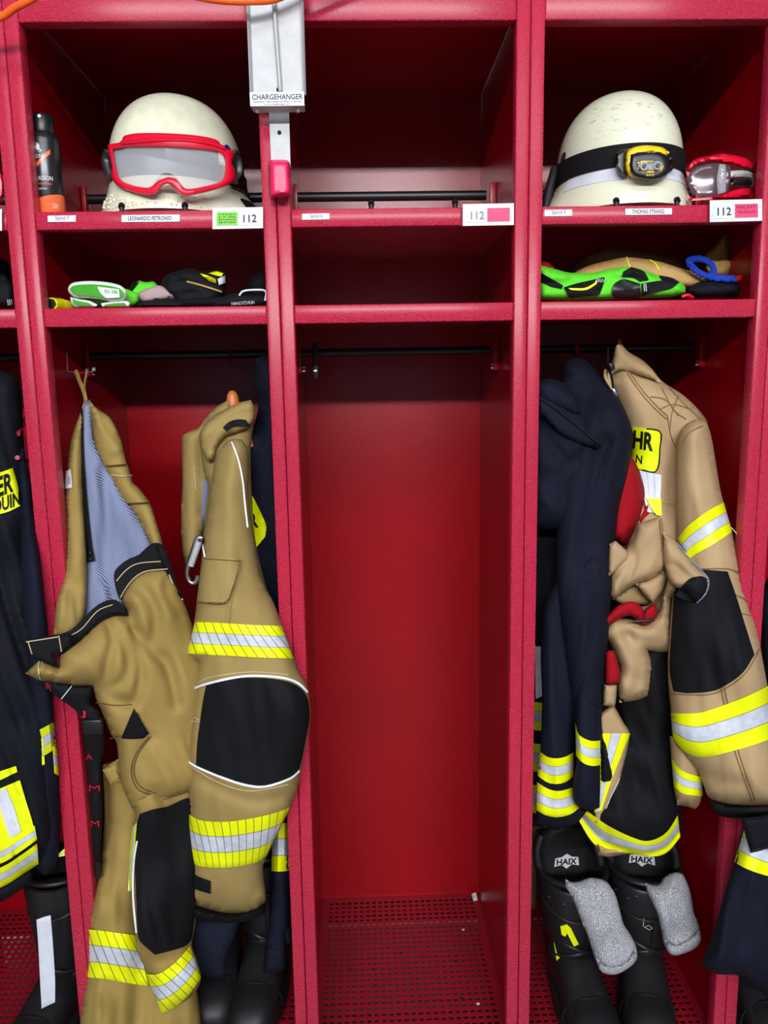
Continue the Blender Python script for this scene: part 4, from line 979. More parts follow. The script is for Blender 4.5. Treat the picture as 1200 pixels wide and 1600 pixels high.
pc('cuff', 'patch_black', [(291, 1404), (320, 1418), (358, 1426), (395, 1420), (414, 1408), (416, 1426), (398, 1436), (370, 1442), (330, 1441), (300, 1437), (293, 1424)], .035, .045, JK, 24, .04)
# carabiner
t = thing('carabiner', 'silver screw-lock carabiner clipped beside the sand jacket pocket', 'carabiner', at(300, 905, .03))
S0 = Flat(.02)
bm = bmesh.new(); add_tube(bm, [at(x, y, .015) for x, y in ((316, 841), (311, 840), (306, 846), (301, 862), (295, 880), (292, 895), (294, 906), (300, 911), (307, 908), (309, 900))], .0042, 10, smooth=5)
obj('carabiner_body', bm, 'steel', t)
bm = bmesh.new(); add_tube(bm, [at(311, 846, .012), at(305, 864, .012), at(298, 884, .012)], .0058, 12); obj('lock_sleeve', bm, 'alu', t)
bm = bmesh.new(); add_tube(bm, [at(316, 841, .015), at(314, 848, .014), at(311, 852, .013)], .004, 8); obj('gate', bm, 'black_plastic', t)

# ================================================================ NAVY STATION JACKET behind the sand jacket
NJ = thing('station_jacket', 'navy jacket with yellow chest patch hanging behind the sand jacket', 'jacket', at(430, 1500, .2))
S, o_ = pc('jacket_body', 'navy', [(398, 560), (410, 556), (436, 556), (452, 600), (462, 800), (470, 1000), (476, 1200), (470, 1310), (430, 1310), (400, 1200), (390, 1000), (384, 800), (383, 690), (398, 660), (404, 625), (395, 600)],
    .15, .04, NJ, 30, .04, folds=.010, fs=(16, 140), fdir=88, seed=4, creases=[([(400, 600), (410, 640), (404, 690)], 7, .012), ([(412, 860), (430, 870), (450, 866)], 5, .006)])
band_ = patch(S, 'chest_patch', [(386, 764), (396, 778), (406, 798), (416, 822), (414, 839), (399, 857), (392, 830)], 'hivis', NJ, .004, .003, 5, 30)
letters(S, 'R', (391, 826), (404, 824), (388, 802), 'ink_black', NJ, .0052, .03)
S, o_ = pc('sleeve', 'navy', [(436, 1230), (449, 1250), (453, 1280), (454, 1360), (454, 1440), (448, 1480), (446, 1512), (434, 1519), (412, 1520), (414, 1478), (419, 1445), (422, 1400), (426, 1340), (424, 1260)], .085, .03, NJ, 18, .03, folds=.005, fs=(10, 60), fdir=88)
band(S, 'reflective_stripe', [(426, 1286), (440, 1286), (454, 1286)], [(424, 1361), (438, 1362), (454, 1360)], 'tape', NJ, .004, .003)
pc('cuff', 'navy', [(415, 1475), (430, 1478), (448, 1477), (447, 1512), (434, 1520), (411, 1519)], .083, .033, NJ, 12, .03, sp=5)
pc('cuff_button_tab', 'navy_dark', [(446, 1452), (453, 1450), (455, 1470), (449, 1476), (446, 1466)], .06, .006, NJ, 4, .005, sp=4)
simple('station_trousers', 'navy_knit', [(299, 1432), (330, 1436), (375, 1434), (366, 1465), (354, 1495), (353, 1522), (344, 1528), (318, 1524), (292, 1518), (288, 1511), (294, 1485)], .075, .022, 'dark navy garment hem showing below the sand jacket cuff', 'trousers', 20, .03, sp=6, folds=.003, fs=(20, 60))

# ================================================================ CLOTHES IN THE EDGE LOCKER (left)
NL = thing('fire_jacket', 'dark navy fire jacket with yellow lettered back patch at the left photo edge', 'jacket', at(20, 1390, .06))
S, o_ = pc('jacket_body', 'navy_dark', [(-120, 590), (-40, 575), (5, 580), (28, 596), (35, 640), (38, 700), (46, 760), (52, 900), (70, 1060), (84, 1200), (86, 1300), (70, 1350), (52, 1356), (0, 1400), (-60, 1420), (-140, 1400)],
    [(-50, 700, .06), (30, 650, .06), (30, 1200, -.0), (-20, 1300, -.0)], .06, NL, 60, .05, folds=.016, fs=(30, 160), fdir=72, seed=14, creases=[([(-10, 880), (20, 1000), (40, 1120)], 14, .018)])
bp = patch(S, 'back_patch', [(-60, 745), (0, 738), (20, 731), (28, 760), (32, 790), (14, 799), (0, 803), (-60, 812)], 'hivis', NL, .004, .003, 6, 20)
letters(S, 'ER', (-4, 777), (21, 768), (-6, 746), 'ink_black', bp, .0055, .03)
letters(S, 'DUIN', (-9, 803), (32, 789), (-10, 781), 'ink_black', bp, .0055, .03)
S2, o_ = pc('sleeve', 'navy', [(24, 712), (36, 700), (50, 760), (62, 860), (76, 1000), (86, 1140), (92, 1210), (94, 1300), (88, 1355), (70, 1368), (54, 1352), (50, 1280), (45, 1200), (42, 1080), (36, 940), (30, 820)],
    [(30, 720, .03), (70, 1000, -.02), (70, 1340, -.0)], .03, NL, 20, .03, folds=.008, fs=(13, 120), fdir=84, seed=2)
band(S2, 'reflective_stripe', [(62, 1140), (70, 1136), (84, 1128)], [(66, 1182), (74, 1178), (88, 1168)], 'tape_dull', NL, .003, .002)
band(S2, 'reflective_stripe', [(45, 1160), (55, 1157), (67, 1154)], [(45, 1202), (56, 1200), (70, 1194)], 'tape', NL, .0045, .003)
band(S2, 'reflective_stripe', [(82, 1166), (86, 1168), (89, 1170)], [(85, 1208), (88, 1210), (92, 1212)], 'tape', NL, .003, .002, 5)
for top, bot, mt in ((((-60, 1226), (-20, 1212), (25, 1197)), ((-60, 1240), (-20, 1228), (27, 1206)), 'hivis'), ):
    band(S, 'reflective_stripe', top, bot, mt, NL, .004, .003, 5)
fld = patch(S, 'front_pocket', [(-80, 1262), (0, 1232), (31, 1219), (40, 1250), (50, 1282), (55, 1305), (0, 1328), (-80, 1350)], 'hivis', NL, .005, .004, 6, 20, label='yellow pocket with silver diagonal')
patch(S, 'reflective_stripe', [(-6, 1238), (9, 1231), (22, 1262), (33, 1300), (16, 1310), (4, 1276)], 'silver_tape', NL, .0085, .003, 5, 20)
band(S, 'reflective_stripe', [(-70, 1346), (0, 1322), (28, 1306), (54, 1290)], [(-70, 1376), (0, 1350), (30, 1332), (58, 1312)], 'tape', NL, .007, .004)
band(S, 'reflective_stripe', [(-70, 1382), (0, 1356), (30, 1338), (58, 1318)], [(-70, 1410), (0, 1387), (30, 1370), (60, 1350)], 'tape', NL, .007, .004)
S, o_ = pc('hem', 'navy_dark', [(-80, 1400), (0, 1382), (44, 1360), (52, 1362), (48, 1378), (0, 1410), (-80, 1440)], -.01, .03, NL, 16, .03)
band(S2, 'reflective_stripe', [(92, 1334), (96, 1330), (101, 1326)], [(92, 1339), (97, 1338), (101, 1337)], 'tape', NL, .0, .002, 4)

# ================================================================ TAN TURNOUT JACKET (right locker)
TJ = thing('turnout_jacket', 'tan turnout jacket with black elbow patch hanging at the right of the headlamp helmet locker', 'jacket', at(1120, 1260, .05))
S, o_ = pc('jacket_body', 'tan', [(944, 603), (948, 585), (957, 562), (967, 540), (982, 550), (1008, 566), (1034, 595), (1067, 617), (1093, 642), (1106, 664), (1100, 720), (1080, 900), (1060, 1000), (1000, 1000), (972, 860), (976, 760), (985, 700), (968, 640), (955, 612)],
    [(967, 560, .18), (1040, 620, .14), (1000, 750, .16), (1060, 850, .12)], .05, TJ, 46, .05, folds=.007, fs=(26, 140), fdir=80, seed=31, sp=4.4,
    creases=[([(1057, 700), (1052, 760), (1044, 830), (1042, 880)], 9, .014), ([(960, 585), (985, 580), (1010, 588), (1034, 600)], 4, .010)])
bp = patch(S, 'back_patch', [(985, 667), (1010, 670), (1032, 675), (1031, 700), (1029, 727), (1022, 738), (1000, 733), (985, 728)], 'hivis', TJ, .004, .003, 6, 30)
obj('patch_edge', strand(S, [(1010, 670), (1032, 675), (1031, 700), (1029, 727), (1022, 738), (1004, 734)], .0014, .004), 'black_fabric', bp)
letters(S, 'HR', (988, 700), (1020, 705), (990, 672), 'ink_black', bp, .0054, .035)
letters(S, 'N', (993, 723), (1003, 725), (994, 710), 'ink_black', bp, .0054, .02)
band(S, 'reflective_stripe', [(1033, 742), (1033, 760), (1032, 777), (1034, 803)], [(998, 735), (1003, 755), (1006, 776), (1012, 800)], tape('tape_panel', 0, (206, 211, 222), (206, 211, 222)), TJ, .004, .003)
patch(S, 'yellow_stripe', [(1010, 778), (1033, 779), (1034, 806), (1026, 805), (1018, 795)], 'hivis', TJ, .0075, .003, 5, 20)
# shoulder quilting
stitches(S, [[(980, 583), (1000, 612), (1020, 635), (1042, 655)], [(984, 582), (1004, 610), (1024, 632), (1043, 650)], [(1043, 650), (1048, 680), (1056, 700)], [(1034, 606), (1052, 640), (1072, 655)], [(1016, 620), (1040, 625), (1060, 650)], [(1060, 618), (1050, 645), (1047, 670)], [(1030, 640), (1052, 632), (1080, 640)], [(1046, 605), (1066, 628), (1100, 660)]], 'thread_dark', TJ, .0011, .0006)
S_c, o_ = pc('collar', 'tan', [(952, 585), (957, 566), (962, 540), (968, 532), (980, 548), (1007, 566), (1020, 578), (1034, 598), (1018, 592), (990, 584), (968, 580), (958, 584)], [(965, 560, .14), (1020, 590, .11)], .014, TJ, 10, .02, sp=4, folds=.003, fs=(10, 50), fdir=30)
for pts in (((946, 578), (946, 590), (953, 602), (959, 612)), ((953, 575), (951, 590), (957, 606), (961, 613))):
    obj('drawcord', tube([at(x, y, .12-.02*i/3) for i, (x, y) in enumerate(pts)], .003, 8, smooth=4), 'tan', TJ)
obj('drawcord', tube([at(950, 545, .15), at(950, 570, .12), at(956, 590, .11), at(958, 606, .10)], .0022, 8, smooth=4), 'black_fabric', TJ)
for (x, y, mt) in ((955, 573, 'black_plastic'), (960, 613, 'steel')):
    p = at(x, y, .095); obj('cord_toggle', tube([p+Vector((-.003, 0, .006)), p, p+Vector((.003, 0, -.006))], [.005, .0065, .005], 12), mt, TJ)
# small second cuff below
S, o_ = pc('inner_cuff', 'tan', [(1046, 1150), (1100, 1150), (1099, 1220), (1097, 1243), (1092, 1258), (1086, 1264), (1072, 1260), (1058, 1258), (1053, 1235), (1049, 1190)], .03, .035, TJ, 24, .03, folds=.004, fs=(12, 60), fdir=88, sp=5.5)
band(S, 'reflective_stripe', [(1049, 1184), (1058, 1198), (1073, 1208), (1096, 1214)], [(1053, 1230), (1062, 1238), (1076, 1242), (1098, 1244)], 'tape', TJ, .004, .003)
slv = [(1057, 700), (1061, 678), (1073, 662), (1090, 655), (1104, 661), (1112, 685), (1118, 720), (1125, 762), (1131, 786), (1143, 827), (1150, 860), (1158, 895), (1170, 940), (1179, 975), (1188, 1012), (1199, 1072), (1206, 1120), (1212, 1180), (1216, 1256), (1200, 1257), (1166, 1258), (1133, 1255), (1108, 1246), (1100, 1228), (1090, 1205), (1070, 1182), (1052, 1155), (1048, 1110), (1044, 1066), (1044, 1020), (1048, 960), (1052, 900), (1056, 860), (1056, 780)]
S_a, o_ = pc('sleeve', 'tan', slv, [(1080, 690, .09), (1060, 850, .07), (1150, 900, .02), (1050, 1050, .03), (1190, 1050, -.04), (1110, 1200, .0), (1200, 1220, -.05)], .060, TJ, 58, .05,
    folds=.0045, fs=(28, 120), fdir=80, seed=41, sp=4.6, creases=[([(1056, 1156), (1075, 1190), (1105, 1215), (1160, 1225)], 10, .010), ([(1064, 680), (1062, 760), (1062, 830)], 6, .006), ([(1042, 1048), (1045, 1090), (1052, 1110)], 6, .006)])
band(S_a, 'reflective_stripe', [(1058, 842), (1077, 820), (1107, 798), (1131, 785)], [(1076, 874), (1090, 864), (1112, 852), (1144, 831)], 'tape', TJ, .004, .003)
patch(S_a, 'elbow_patch', [(1094, 891), (1115, 891), (1137, 893), (1150, 930), (1164, 975), (1179, 1023), (1160, 1052), (1127, 1075), (1108, 1081), (1075, 1083), (1052, 1080), (1046, 1045), (1050, 970), (1054, 910)], 'patch_black', TJ, .0035, .003, 6, 30)
band(S_a, 'reflective_stripe', [(1048, 1114), (1075, 1115), (1100, 1112), (1150, 1095), (1180, 1082), (1201, 1071)], [(1052, 1154), (1070, 1175), (1100, 1183), (1150, 1172), (1180, 1163), (1208, 1153)], 'tape', TJ, .004, .003)
stitches(S_a, [[(1127, 1076), (1136, 1120), (1150, 1180), (1176, 1253)], [(1132, 1074), (1141, 1118), (1155, 1178), (1181, 1252)], [(1048, 1084), (1100, 1086), (1130, 1078), (1165, 1052), (1187, 1014)], [(1094, 889), (1137, 889), (1158, 897)], [(1150, 930), (1168, 938)], [(1153, 958), (1176, 962)], [(1064, 700), (1075, 678), (1098, 665)], [(1045, 780), (1057, 786)]], 'thread_dark', TJ, .0011, .0008)
pc('cuff', 'patch_black', [(1108, 1246), (1133, 1255), (1166, 1259), (1216, 1257), (1216, 1278), (1170, 1279), (1133, 1277), (1116, 1268)], [(1110, 1260, .0), (1200, 1260, -.045)], .012, TJ, 10, .03, sp=5)
bm = bmesh.new(); obj('loose_thread', tube([at(1142, 824, .0), at(1148, 830, -.004), at(1151, 834, -.004)], .0006, 5), 'label_white', TJ)

# ================================================================ TAN TURNOUT TROUSERS (right locker)
TT = thing('turnout_trousers', 'tan turnout trousers bunched up with red braces and black knee panel', 'trousers', at(1000, 1330, .1))
S, o_ = pc('red_lining', 'red_cloth', [(978, 722), (990, 716), (1000, 742), (1007, 773), (1004, 796), (998, 818), (988, 840), (978, 857), (966, 846), (955, 845), (955, 780)], .10, .03, TT, 20, .03, folds=.004, fs=(16, 80), seed=3)
stitches(S, [[(990, 718), (1001, 742), (1007, 773), (1002, 805), (978, 856)]], 'thread', TT, .0008)
S, o_ = pc('red_lining', 'red_cloth', [(1004, 790), (1010, 781), (1020, 786), (1024, 806), (1016, 818), (996, 826), (996, 810)], .11, .02, TT, 12, .02, sp=5)
S, o_ = pc('leg', 'patch_black', [(958, 1094), (985, 1040), (1012, 1005), (1050, 1000), (1060, 1060), (1062, 1180), (1062, 1240), (1064, 1290), (1040, 1322), (1005, 1334), (960, 1322), (930, 1300), (906, 1270), (935, 1240), (945, 1180), (975, 1150), (968, 1115)],
    [(980, 1100, .11), (1050, 1100, .09), (960, 1200, .08), (1000, 1300, .05)], .05, TT, 50, .05, folds=.010, fs=(30, 110), fdir=72, seed=51, sp=4.6, creases=[([(990, 1110), (1000, 1180), (990, 1240), (1010, 1300)], 14, .012)])
band(S, 'reflective_stripe', [(917, 1267), (950, 1290), (987, 1308), (1013, 1314), (1040, 1302), (1059, 1274)], [(905, 1283), (930, 1320), (967, 1330), (1017, 1338), (1042, 1332), (1063, 1308)], 'tape', TT, .005, .003)
pc('tan_hem', 'tan', [(926, 1312), (950, 1322), (985, 1326), (1000, 1332), (980, 1334), (950, 1339), (934, 1336)], .07, .03, TT, 16, .03, sp=5)
S, o_ = pc('side_panel', 'tan', [(935, 1120), (958, 1100), (975, 1130), (984, 1146), (976, 1190), (968, 1225), (952, 1262), (940, 1290), (925, 1290), (930, 1200)], .04, .02, TT, 10, .02, sp=5)
band(S, 'reflective_stripe', [(941, 1146), (936, 1180), (932, 1230), (928, 1270)][::-1], [(985, 1146), (972, 1178), (958, 1212), (940, 1266)][::-1], 'tape', TT, .004, .003)
stitches(S, [[(968, 1216), (952, 1250), (944, 1272)]], 'paper', TT, .0008, .002)
S, o_ = pc('waist_cloth', 'tan', [(940, 990), (955, 965), (990, 968), (1010, 974), (1030, 955), (1036, 930), (1044, 905), (1076, 902), (1062, 922), (1049, 935), (1048, 970), (1052, 1007), (1047, 1018), (1030, 1019), (1012, 1016), (1019, 1043), (1017, 1068), (1012, 1087), (995, 1094), (968, 1098), (964, 1070), (968, 1045), (955, 1010)],
    [(960, 1000, .05), (1050, 920, .03), (1000, 1080, .05)], .045, TT, 26, .04, folds=.006, fs=(24, 70), fdir=60, seed=61, sp=4.5,
    creases=[([(980, 993), (1000, 1000), (1020, 1006), (1040, 1014)], 5, .014), ([(982, 994), (990, 1020), (1000, 1040), (996, 1060)], 6, .016), ([(1030, 962), (1036, 990), (1046, 1008)], 5, .010), ([(975, 1094), (1000, 1070), (1014, 1060)], 6, .010), ([(1012, 975), (1024, 985), (1030, 1000)], 5, .010)])
S, o_ = pc('waist_flap', 'tan', [(962, 872), (975, 862), (990, 840), (997, 818), (1015, 812), (1034, 806), (1037, 826), (1040, 852), (1043, 880), (1036, 893), (1020, 905), (993, 914), (975, 924), (962, 936), (953, 933), (955, 890)],
    [(960, 880, .05), (1030, 840, .03), (1000, 900, .03)], .03, TT, 20, .03, folds=.006, fs=(18, 60), fdir=110, seed=71, sp=3.6, creases=[([(978, 862), (972, 885), (962, 900)], 5, .012), ([(985, 850), (990, 880), (975, 915)], 6, .010)])
stitches(S, [[(1031, 812), (1034, 850), (1038, 880)], [(978, 915), (1000, 906), (1034, 890)]], 'thread_dark', TT, .0011, .0008)
S, o_ = pc('waist_flap', 'tan', [(952, 850), (962, 845), (980, 862), (981, 874), (970, 885), (958, 896), (950, 900)], .02, .012, TT, 10, .015, sp=3.6)
S, o_ = pc('under_flap', 'tan_dark', [(956, 935), (975, 922), (993, 912), (1008, 930), (1020, 944), (1000, 945), (970, 943)], .06, .012, TT, 10, .02, sp=5)
S, o_ = pc('waist_flap', 'tan', [(993, 912), (1015, 905), (1036, 892), (1042, 905), (1034, 925), (1020, 944), (1008, 932)], .03, .018, TT, 12, .02, sp=5)
S, o_ = pc('waistband', 'tan', [(1036, 830), (1046, 838), (1058, 848), (1068, 860), (1078, 874), (1090, 888), (1104, 900), (1108, 912), (1104, 930), (1090, 943), (1080, 936), (1072, 925), (1062, 920), (1048, 912), (1042, 895), (1036, 870)],
    [(1040, 850, .02), (1100, 910, -.04)], .022, TT, 14, .02, folds=.003, fs=(16, 60), fdir=50, sp=3.6, creases=[([(1043, 882), (1058, 888), (1078, 903)], 4, .010)])
patch(S, 'waistband_inside', [(1055, 930), (1064, 918), (1078, 904), (1096, 900), (1104, 904), (1105, 918), (1098, 932), (1088, 941), (1070, 938)], 'black_fabric', TT, .004, .004, 4, 40)
obj('white_edge', strand(S, [(1058, 849), (1080, 876), (1104, 900), (1107, 913), (1102, 928), (1089, 942)], .0014, .003), 'lining', TT)
S, o_ = pc('red_brace', 'red_cloth', [(945, 968), (955, 956), (968, 945), (985, 940), (998, 944), (1006, 956), (1008, 970), (1000, 974), (992, 966), (984, 962), (970, 966), (954, 976), (946, 978)], .01, .016, TT, 10, .014, sp=3.6, creases=[([(950, 965), (975, 952), (994, 955)], 3, .005)])
S, o_ = pc('red_brace', 'red_cloth', [(1008, 952), (1020, 944), (1026, 944), (1027, 962), (1018, 972), (1008, 978), (998, 976), (1004, 966)], .012, .012, TT, 8, .012, sp=3.6)
obj('brace_clip', tube([at(990, 971, -.008), at(1008, 970, -.010), at(1022, 968, -.008)], .003, 8), 'black_plastic', TT)
S, o_ = pc('red_pull', 'red_cloth', [(946, 1020), (952, 1016), (960, 1017), (966, 1036), (970, 1056), (966, 1068), (955, 1070), (946, 1068)], .0, .014, TT, 9, .014, sp=3.6)
S, o_ = pc('tan_tab', 'tan', [(943, 1070), (955, 1070), (964, 1070), (963, 1090), (961, 1103), (952, 1104), (942, 1102)], .0, .014, TT, 9, .014, sp=3.6)

# ================================================================ NAVY JACKET (right locker, in front)
NV = thing('station_jacket', 'navy station jacket with two banded yellow cuffs hanging before the tan trousers', 'jacket', at(900, 1290, .05))
S, o_ = pc('jacket_body', 'navy', [(880, 572), (888, 562), (910, 560), (933, 580), (948, 602), (966, 622), (977, 642), (985, 662), (990, 684), (983, 727), (974, 765), (967, 793), (961, 843), (957, 900), (953, 960), (948, 1027), (943, 1093), (940, 1127), (946, 1160), (950, 1180), (900, 1180), (880, 1000), (868, 900), (872, 800), (880, 700), (876, 620)],
    [(905, 580, .17), (975, 660, .06), (900, 800, .06), (940, 1000, .01)], .05, NV, 44, .05, folds=.006, fs=(20, 150), fdir=98, seed=81, sp=4.4,
    creases=[([(944, 690), (925, 760), (915, 850), (917, 900)], 9, .014), ([(985, 668), (965, 680), (950, 700)], 4, .004), ([(880, 590), (905, 592), (935, 586)], 4, .010)])
stitches(S, [[(985, 672), (966, 682), (948, 702), (930, 760)]], 'navy_dark', NV, .0012)
S_l, o_ = pc('sleeve', 'navy', [(880, 880), (890, 874), (905, 900), (912, 960), (906, 1040), (900, 1110), (896, 1175), (897, 1230), (904, 1262), (914, 1268), (900, 1286), (880, 1291), (860, 1292), (840, 1286), (837, 1262), (839, 1220), (844, 1175), (847, 1093), (845, 1020), (850, 948), (866, 912)],
    [(890, 900, .05), (870, 1250, .01)], .04, NV, 34, .04, folds=.006, fs=(16, 120), fdir=88, seed=91, sp=4.4, creases=[([(880, 940), (878, 1040), (880, 1110), (890, 1150)], 8, .010)])
band(S_l, 'reflective_stripe', [(844, 1175), (856, 1183), (870, 1185), (885, 1182), (896, 1175)], [(840, 1212), (856, 1223), (870, 1225), (884, 1222), (896, 1213)], 'tape', NV, .004, .003)
band(S_l, 'reflective_stripe', [(839, 1222), (855, 1232), (870, 1236), (884, 1234), (897, 1229)], [(838, 1266), (853, 1274), (870, 1277), (890, 1273), (905, 1263)], 'tape', NV, .004, .003)
S_r, o_ = pc('sleeve', 'navy', [(905, 880), (930, 860), (955, 880), (952, 960), (946, 1030), (940, 1090), (938, 1150), (938, 1220), (937, 1262), (925, 1266), (908, 1263), (897, 1252), (895, 1225), (901, 1190), (899, 1150), (898, 1080), (896, 1000), (896, 930)],
    [(930, 900, .03), (918, 1250, -.03)], .032, NV, 26, .03, folds=.005, fs=(16, 120), fdir=90, seed=95, sp=4.4, creases=[([(938, 1152), (936, 1200), (937, 1240)], 4, .006)])
band(S_r, 'reflective_stripe', [(899, 1128), (903, 1146), (913, 1154), (925, 1158), (938, 1157)], [(900, 1180), (907, 1189), (917, 1195), (928, 1197), (938, 1195)], 'tape', NV, .004, .003)
stitches(S_r, [[(897, 1000), (905, 1060), (920, 1095), (938, 1105)], [(950, 870), (935, 900), (944, 935)]], 'navy_dark', NV, .001)
pc('hem', 'navy_dark', [(938, 1150), (947, 1162), (953, 1190), (958, 1212), (955, 1221), (938, 1225)], .02, .018, NV, 8, .02, sp=5)
# navy rolled trousers on the left
BG = thing('rolled_trousers', 'dark navy trousers folded over at the left side of the right locker', 'trousers', at(880, 827, .03))
S, o_ = pc('trouser_cloth', 'navy', [(828, 600), (842, 594), (866, 592), (892, 608), (912, 640), (937, 680), (942, 700), (936, 727), (924, 757), (912, 788), (904, 812), (882, 828), (850, 829), (826, 826)],
    [(840, 700, .075), (930, 700, .085), (860, 600, .09)], .06, BG, 46, .05, folds=.008, fs=(34, 70), fdir=40, seed=101, sp=4.4,
    creases=[([(842, 655), (862, 690), (885, 735), (905, 780), (910, 812)], 4, .006), ([(936, 700), (910, 712), (888, 728)], 6, .012), ([(900, 760), (918, 742), (936, 715)], 7, .010), ([(842, 735), (880, 740), (900, 752)], 9, .006)])
S2, o_ = pc('waist_roll', 'navy', [(838, 600), (860, 596), (882, 604), (900, 622), (908, 645), (900, 650), (870, 640), (840, 628)], .045, .02, BG, 14, .02, sp=5, seed=3, folds=.003, fs=(12, 40))
S2, o_ = pc('waist_roll', 'navy', [(840, 622), (856, 626), (880, 642), (905, 665), (930, 682), (940, 692), (934, 702), (905, 694), (876, 680), (852, 656), (840, 640)], .02, .016, BG, 9, .016, sp=5)
obj('dark_edge', strand(S2, [(843, 622), (860, 632), (890, 655), (920, 680), (938, 696)], .0035, .003), 'black_fabric', BG)
simple('reflective_strap', 'hivis', [(878, 882), (882, 852), (890, 836), (899, 831), (898, 848), (890, 868), (880, 884)], .05, .006, 'yellow reflective strap between the rolled trousers and the navy sleeve', 'strap', 5, .005, 4)
# second navy jacket, far back
NB = thing('fire_jacket', 'dark fire jacket with dull yellow bands squeezed against the left side behind', 'jacket', at(840, 1260, .2))
S, o_ = pc('jacket_body', 'navy_dark', [(812, 640), (860, 620), (900, 700), (915, 900), (905, 1100), (890, 1270), (850, 1290), (810, 1290)], .19, .04, NB, 34, .04, folds=.008, fs=(20, 140), fdir=90, seed=5, sp=7)
for y in (1095, 1160, 1225):
    band(S, 'reflective_stripe', [(820, y), (850, y+3), (880, y+2)], [(820, y+44), (850, y+47), (880, y+46)], 'tape_dull', NB, .004, .003)
patch(S, 'white_panel', [(836, 1010), (847, 1010), (847, 1088), (837, 1092)], 'silver_tape', NB, .004, .003, 6, 20)
simple('tan_trouser_leg', 'tan_dark', [(815, 1290), (850, 1284), (900, 1275), (915, 1300), (880, 1330), (850, 1360), (838, 1420), (815, 1430)], .40, .03, 'tan cloth leg at the back left behind the black boots', 'trousers', 20, .03, 6, folds=.006, fs=(20, 60))

# ================================================================ CLOTHES AT THE RIGHT PHOTO EDGE
NR = thing('station_jacket', 'navy jacket flaring out over the post at the right photo edge', 'jacket', at(1190, 1560, -.02))
S, o_ = pc('jacket_hem', 'navy', [(1164, 1290), (1200, 1270), (1260, 1250), (1330, 1260), (1340, 1500), (1290, 1570), (1215, 1566), (1200, 1560), (1177, 1538), (1153, 1524), (1120, 1522), (1096, 1508), (1104, 1485), (1114, 1458), (1133, 1393), (1148, 1346)],
    [(1100, 1500, -.08), (1160, 1400, -.07), (1200, 1300, -.05), (1300, 1400, -.03)], .05, NR, 46, .04, folds=.010, fs=(30, 120), fdir=105, seed=111, sp=4.6, creases=[([(1180, 1400), (1168, 1460), (1178, 1530)], 12, .012)])
band(S, 'reflective_stripe', [(1166, 1286), (1180, 1296), (1210, 1308), (1280, 1322)], [(1147, 1347), (1170, 1359), (1205, 1370), (1280, 1386)], 'tape', NR, .005, .003)
S, o_ = pc('front_flap', 'navy_dark', [(1158, 1278), (1200, 1274), (1260, 1270), (1260, 1360), (1215, 1340), (1200, 1326), (1186, 1330), (1173, 1333), (1166, 1310)], -.115, .014, NR, 12, .012, sp=5)
simple('dark_jacket', 'navy_dark', [(1186, 940), (1200, 900), (1260, 880), (1320, 900), (1330, 1280), (1206, 1280), (1200, 1150), (1192, 1040)], .08, .04, 'dark cloth in the shadow behind the tan sleeve at the right photo edge', 'jacket', 26, .04, 7, folds=.006, fs=(24, 120))

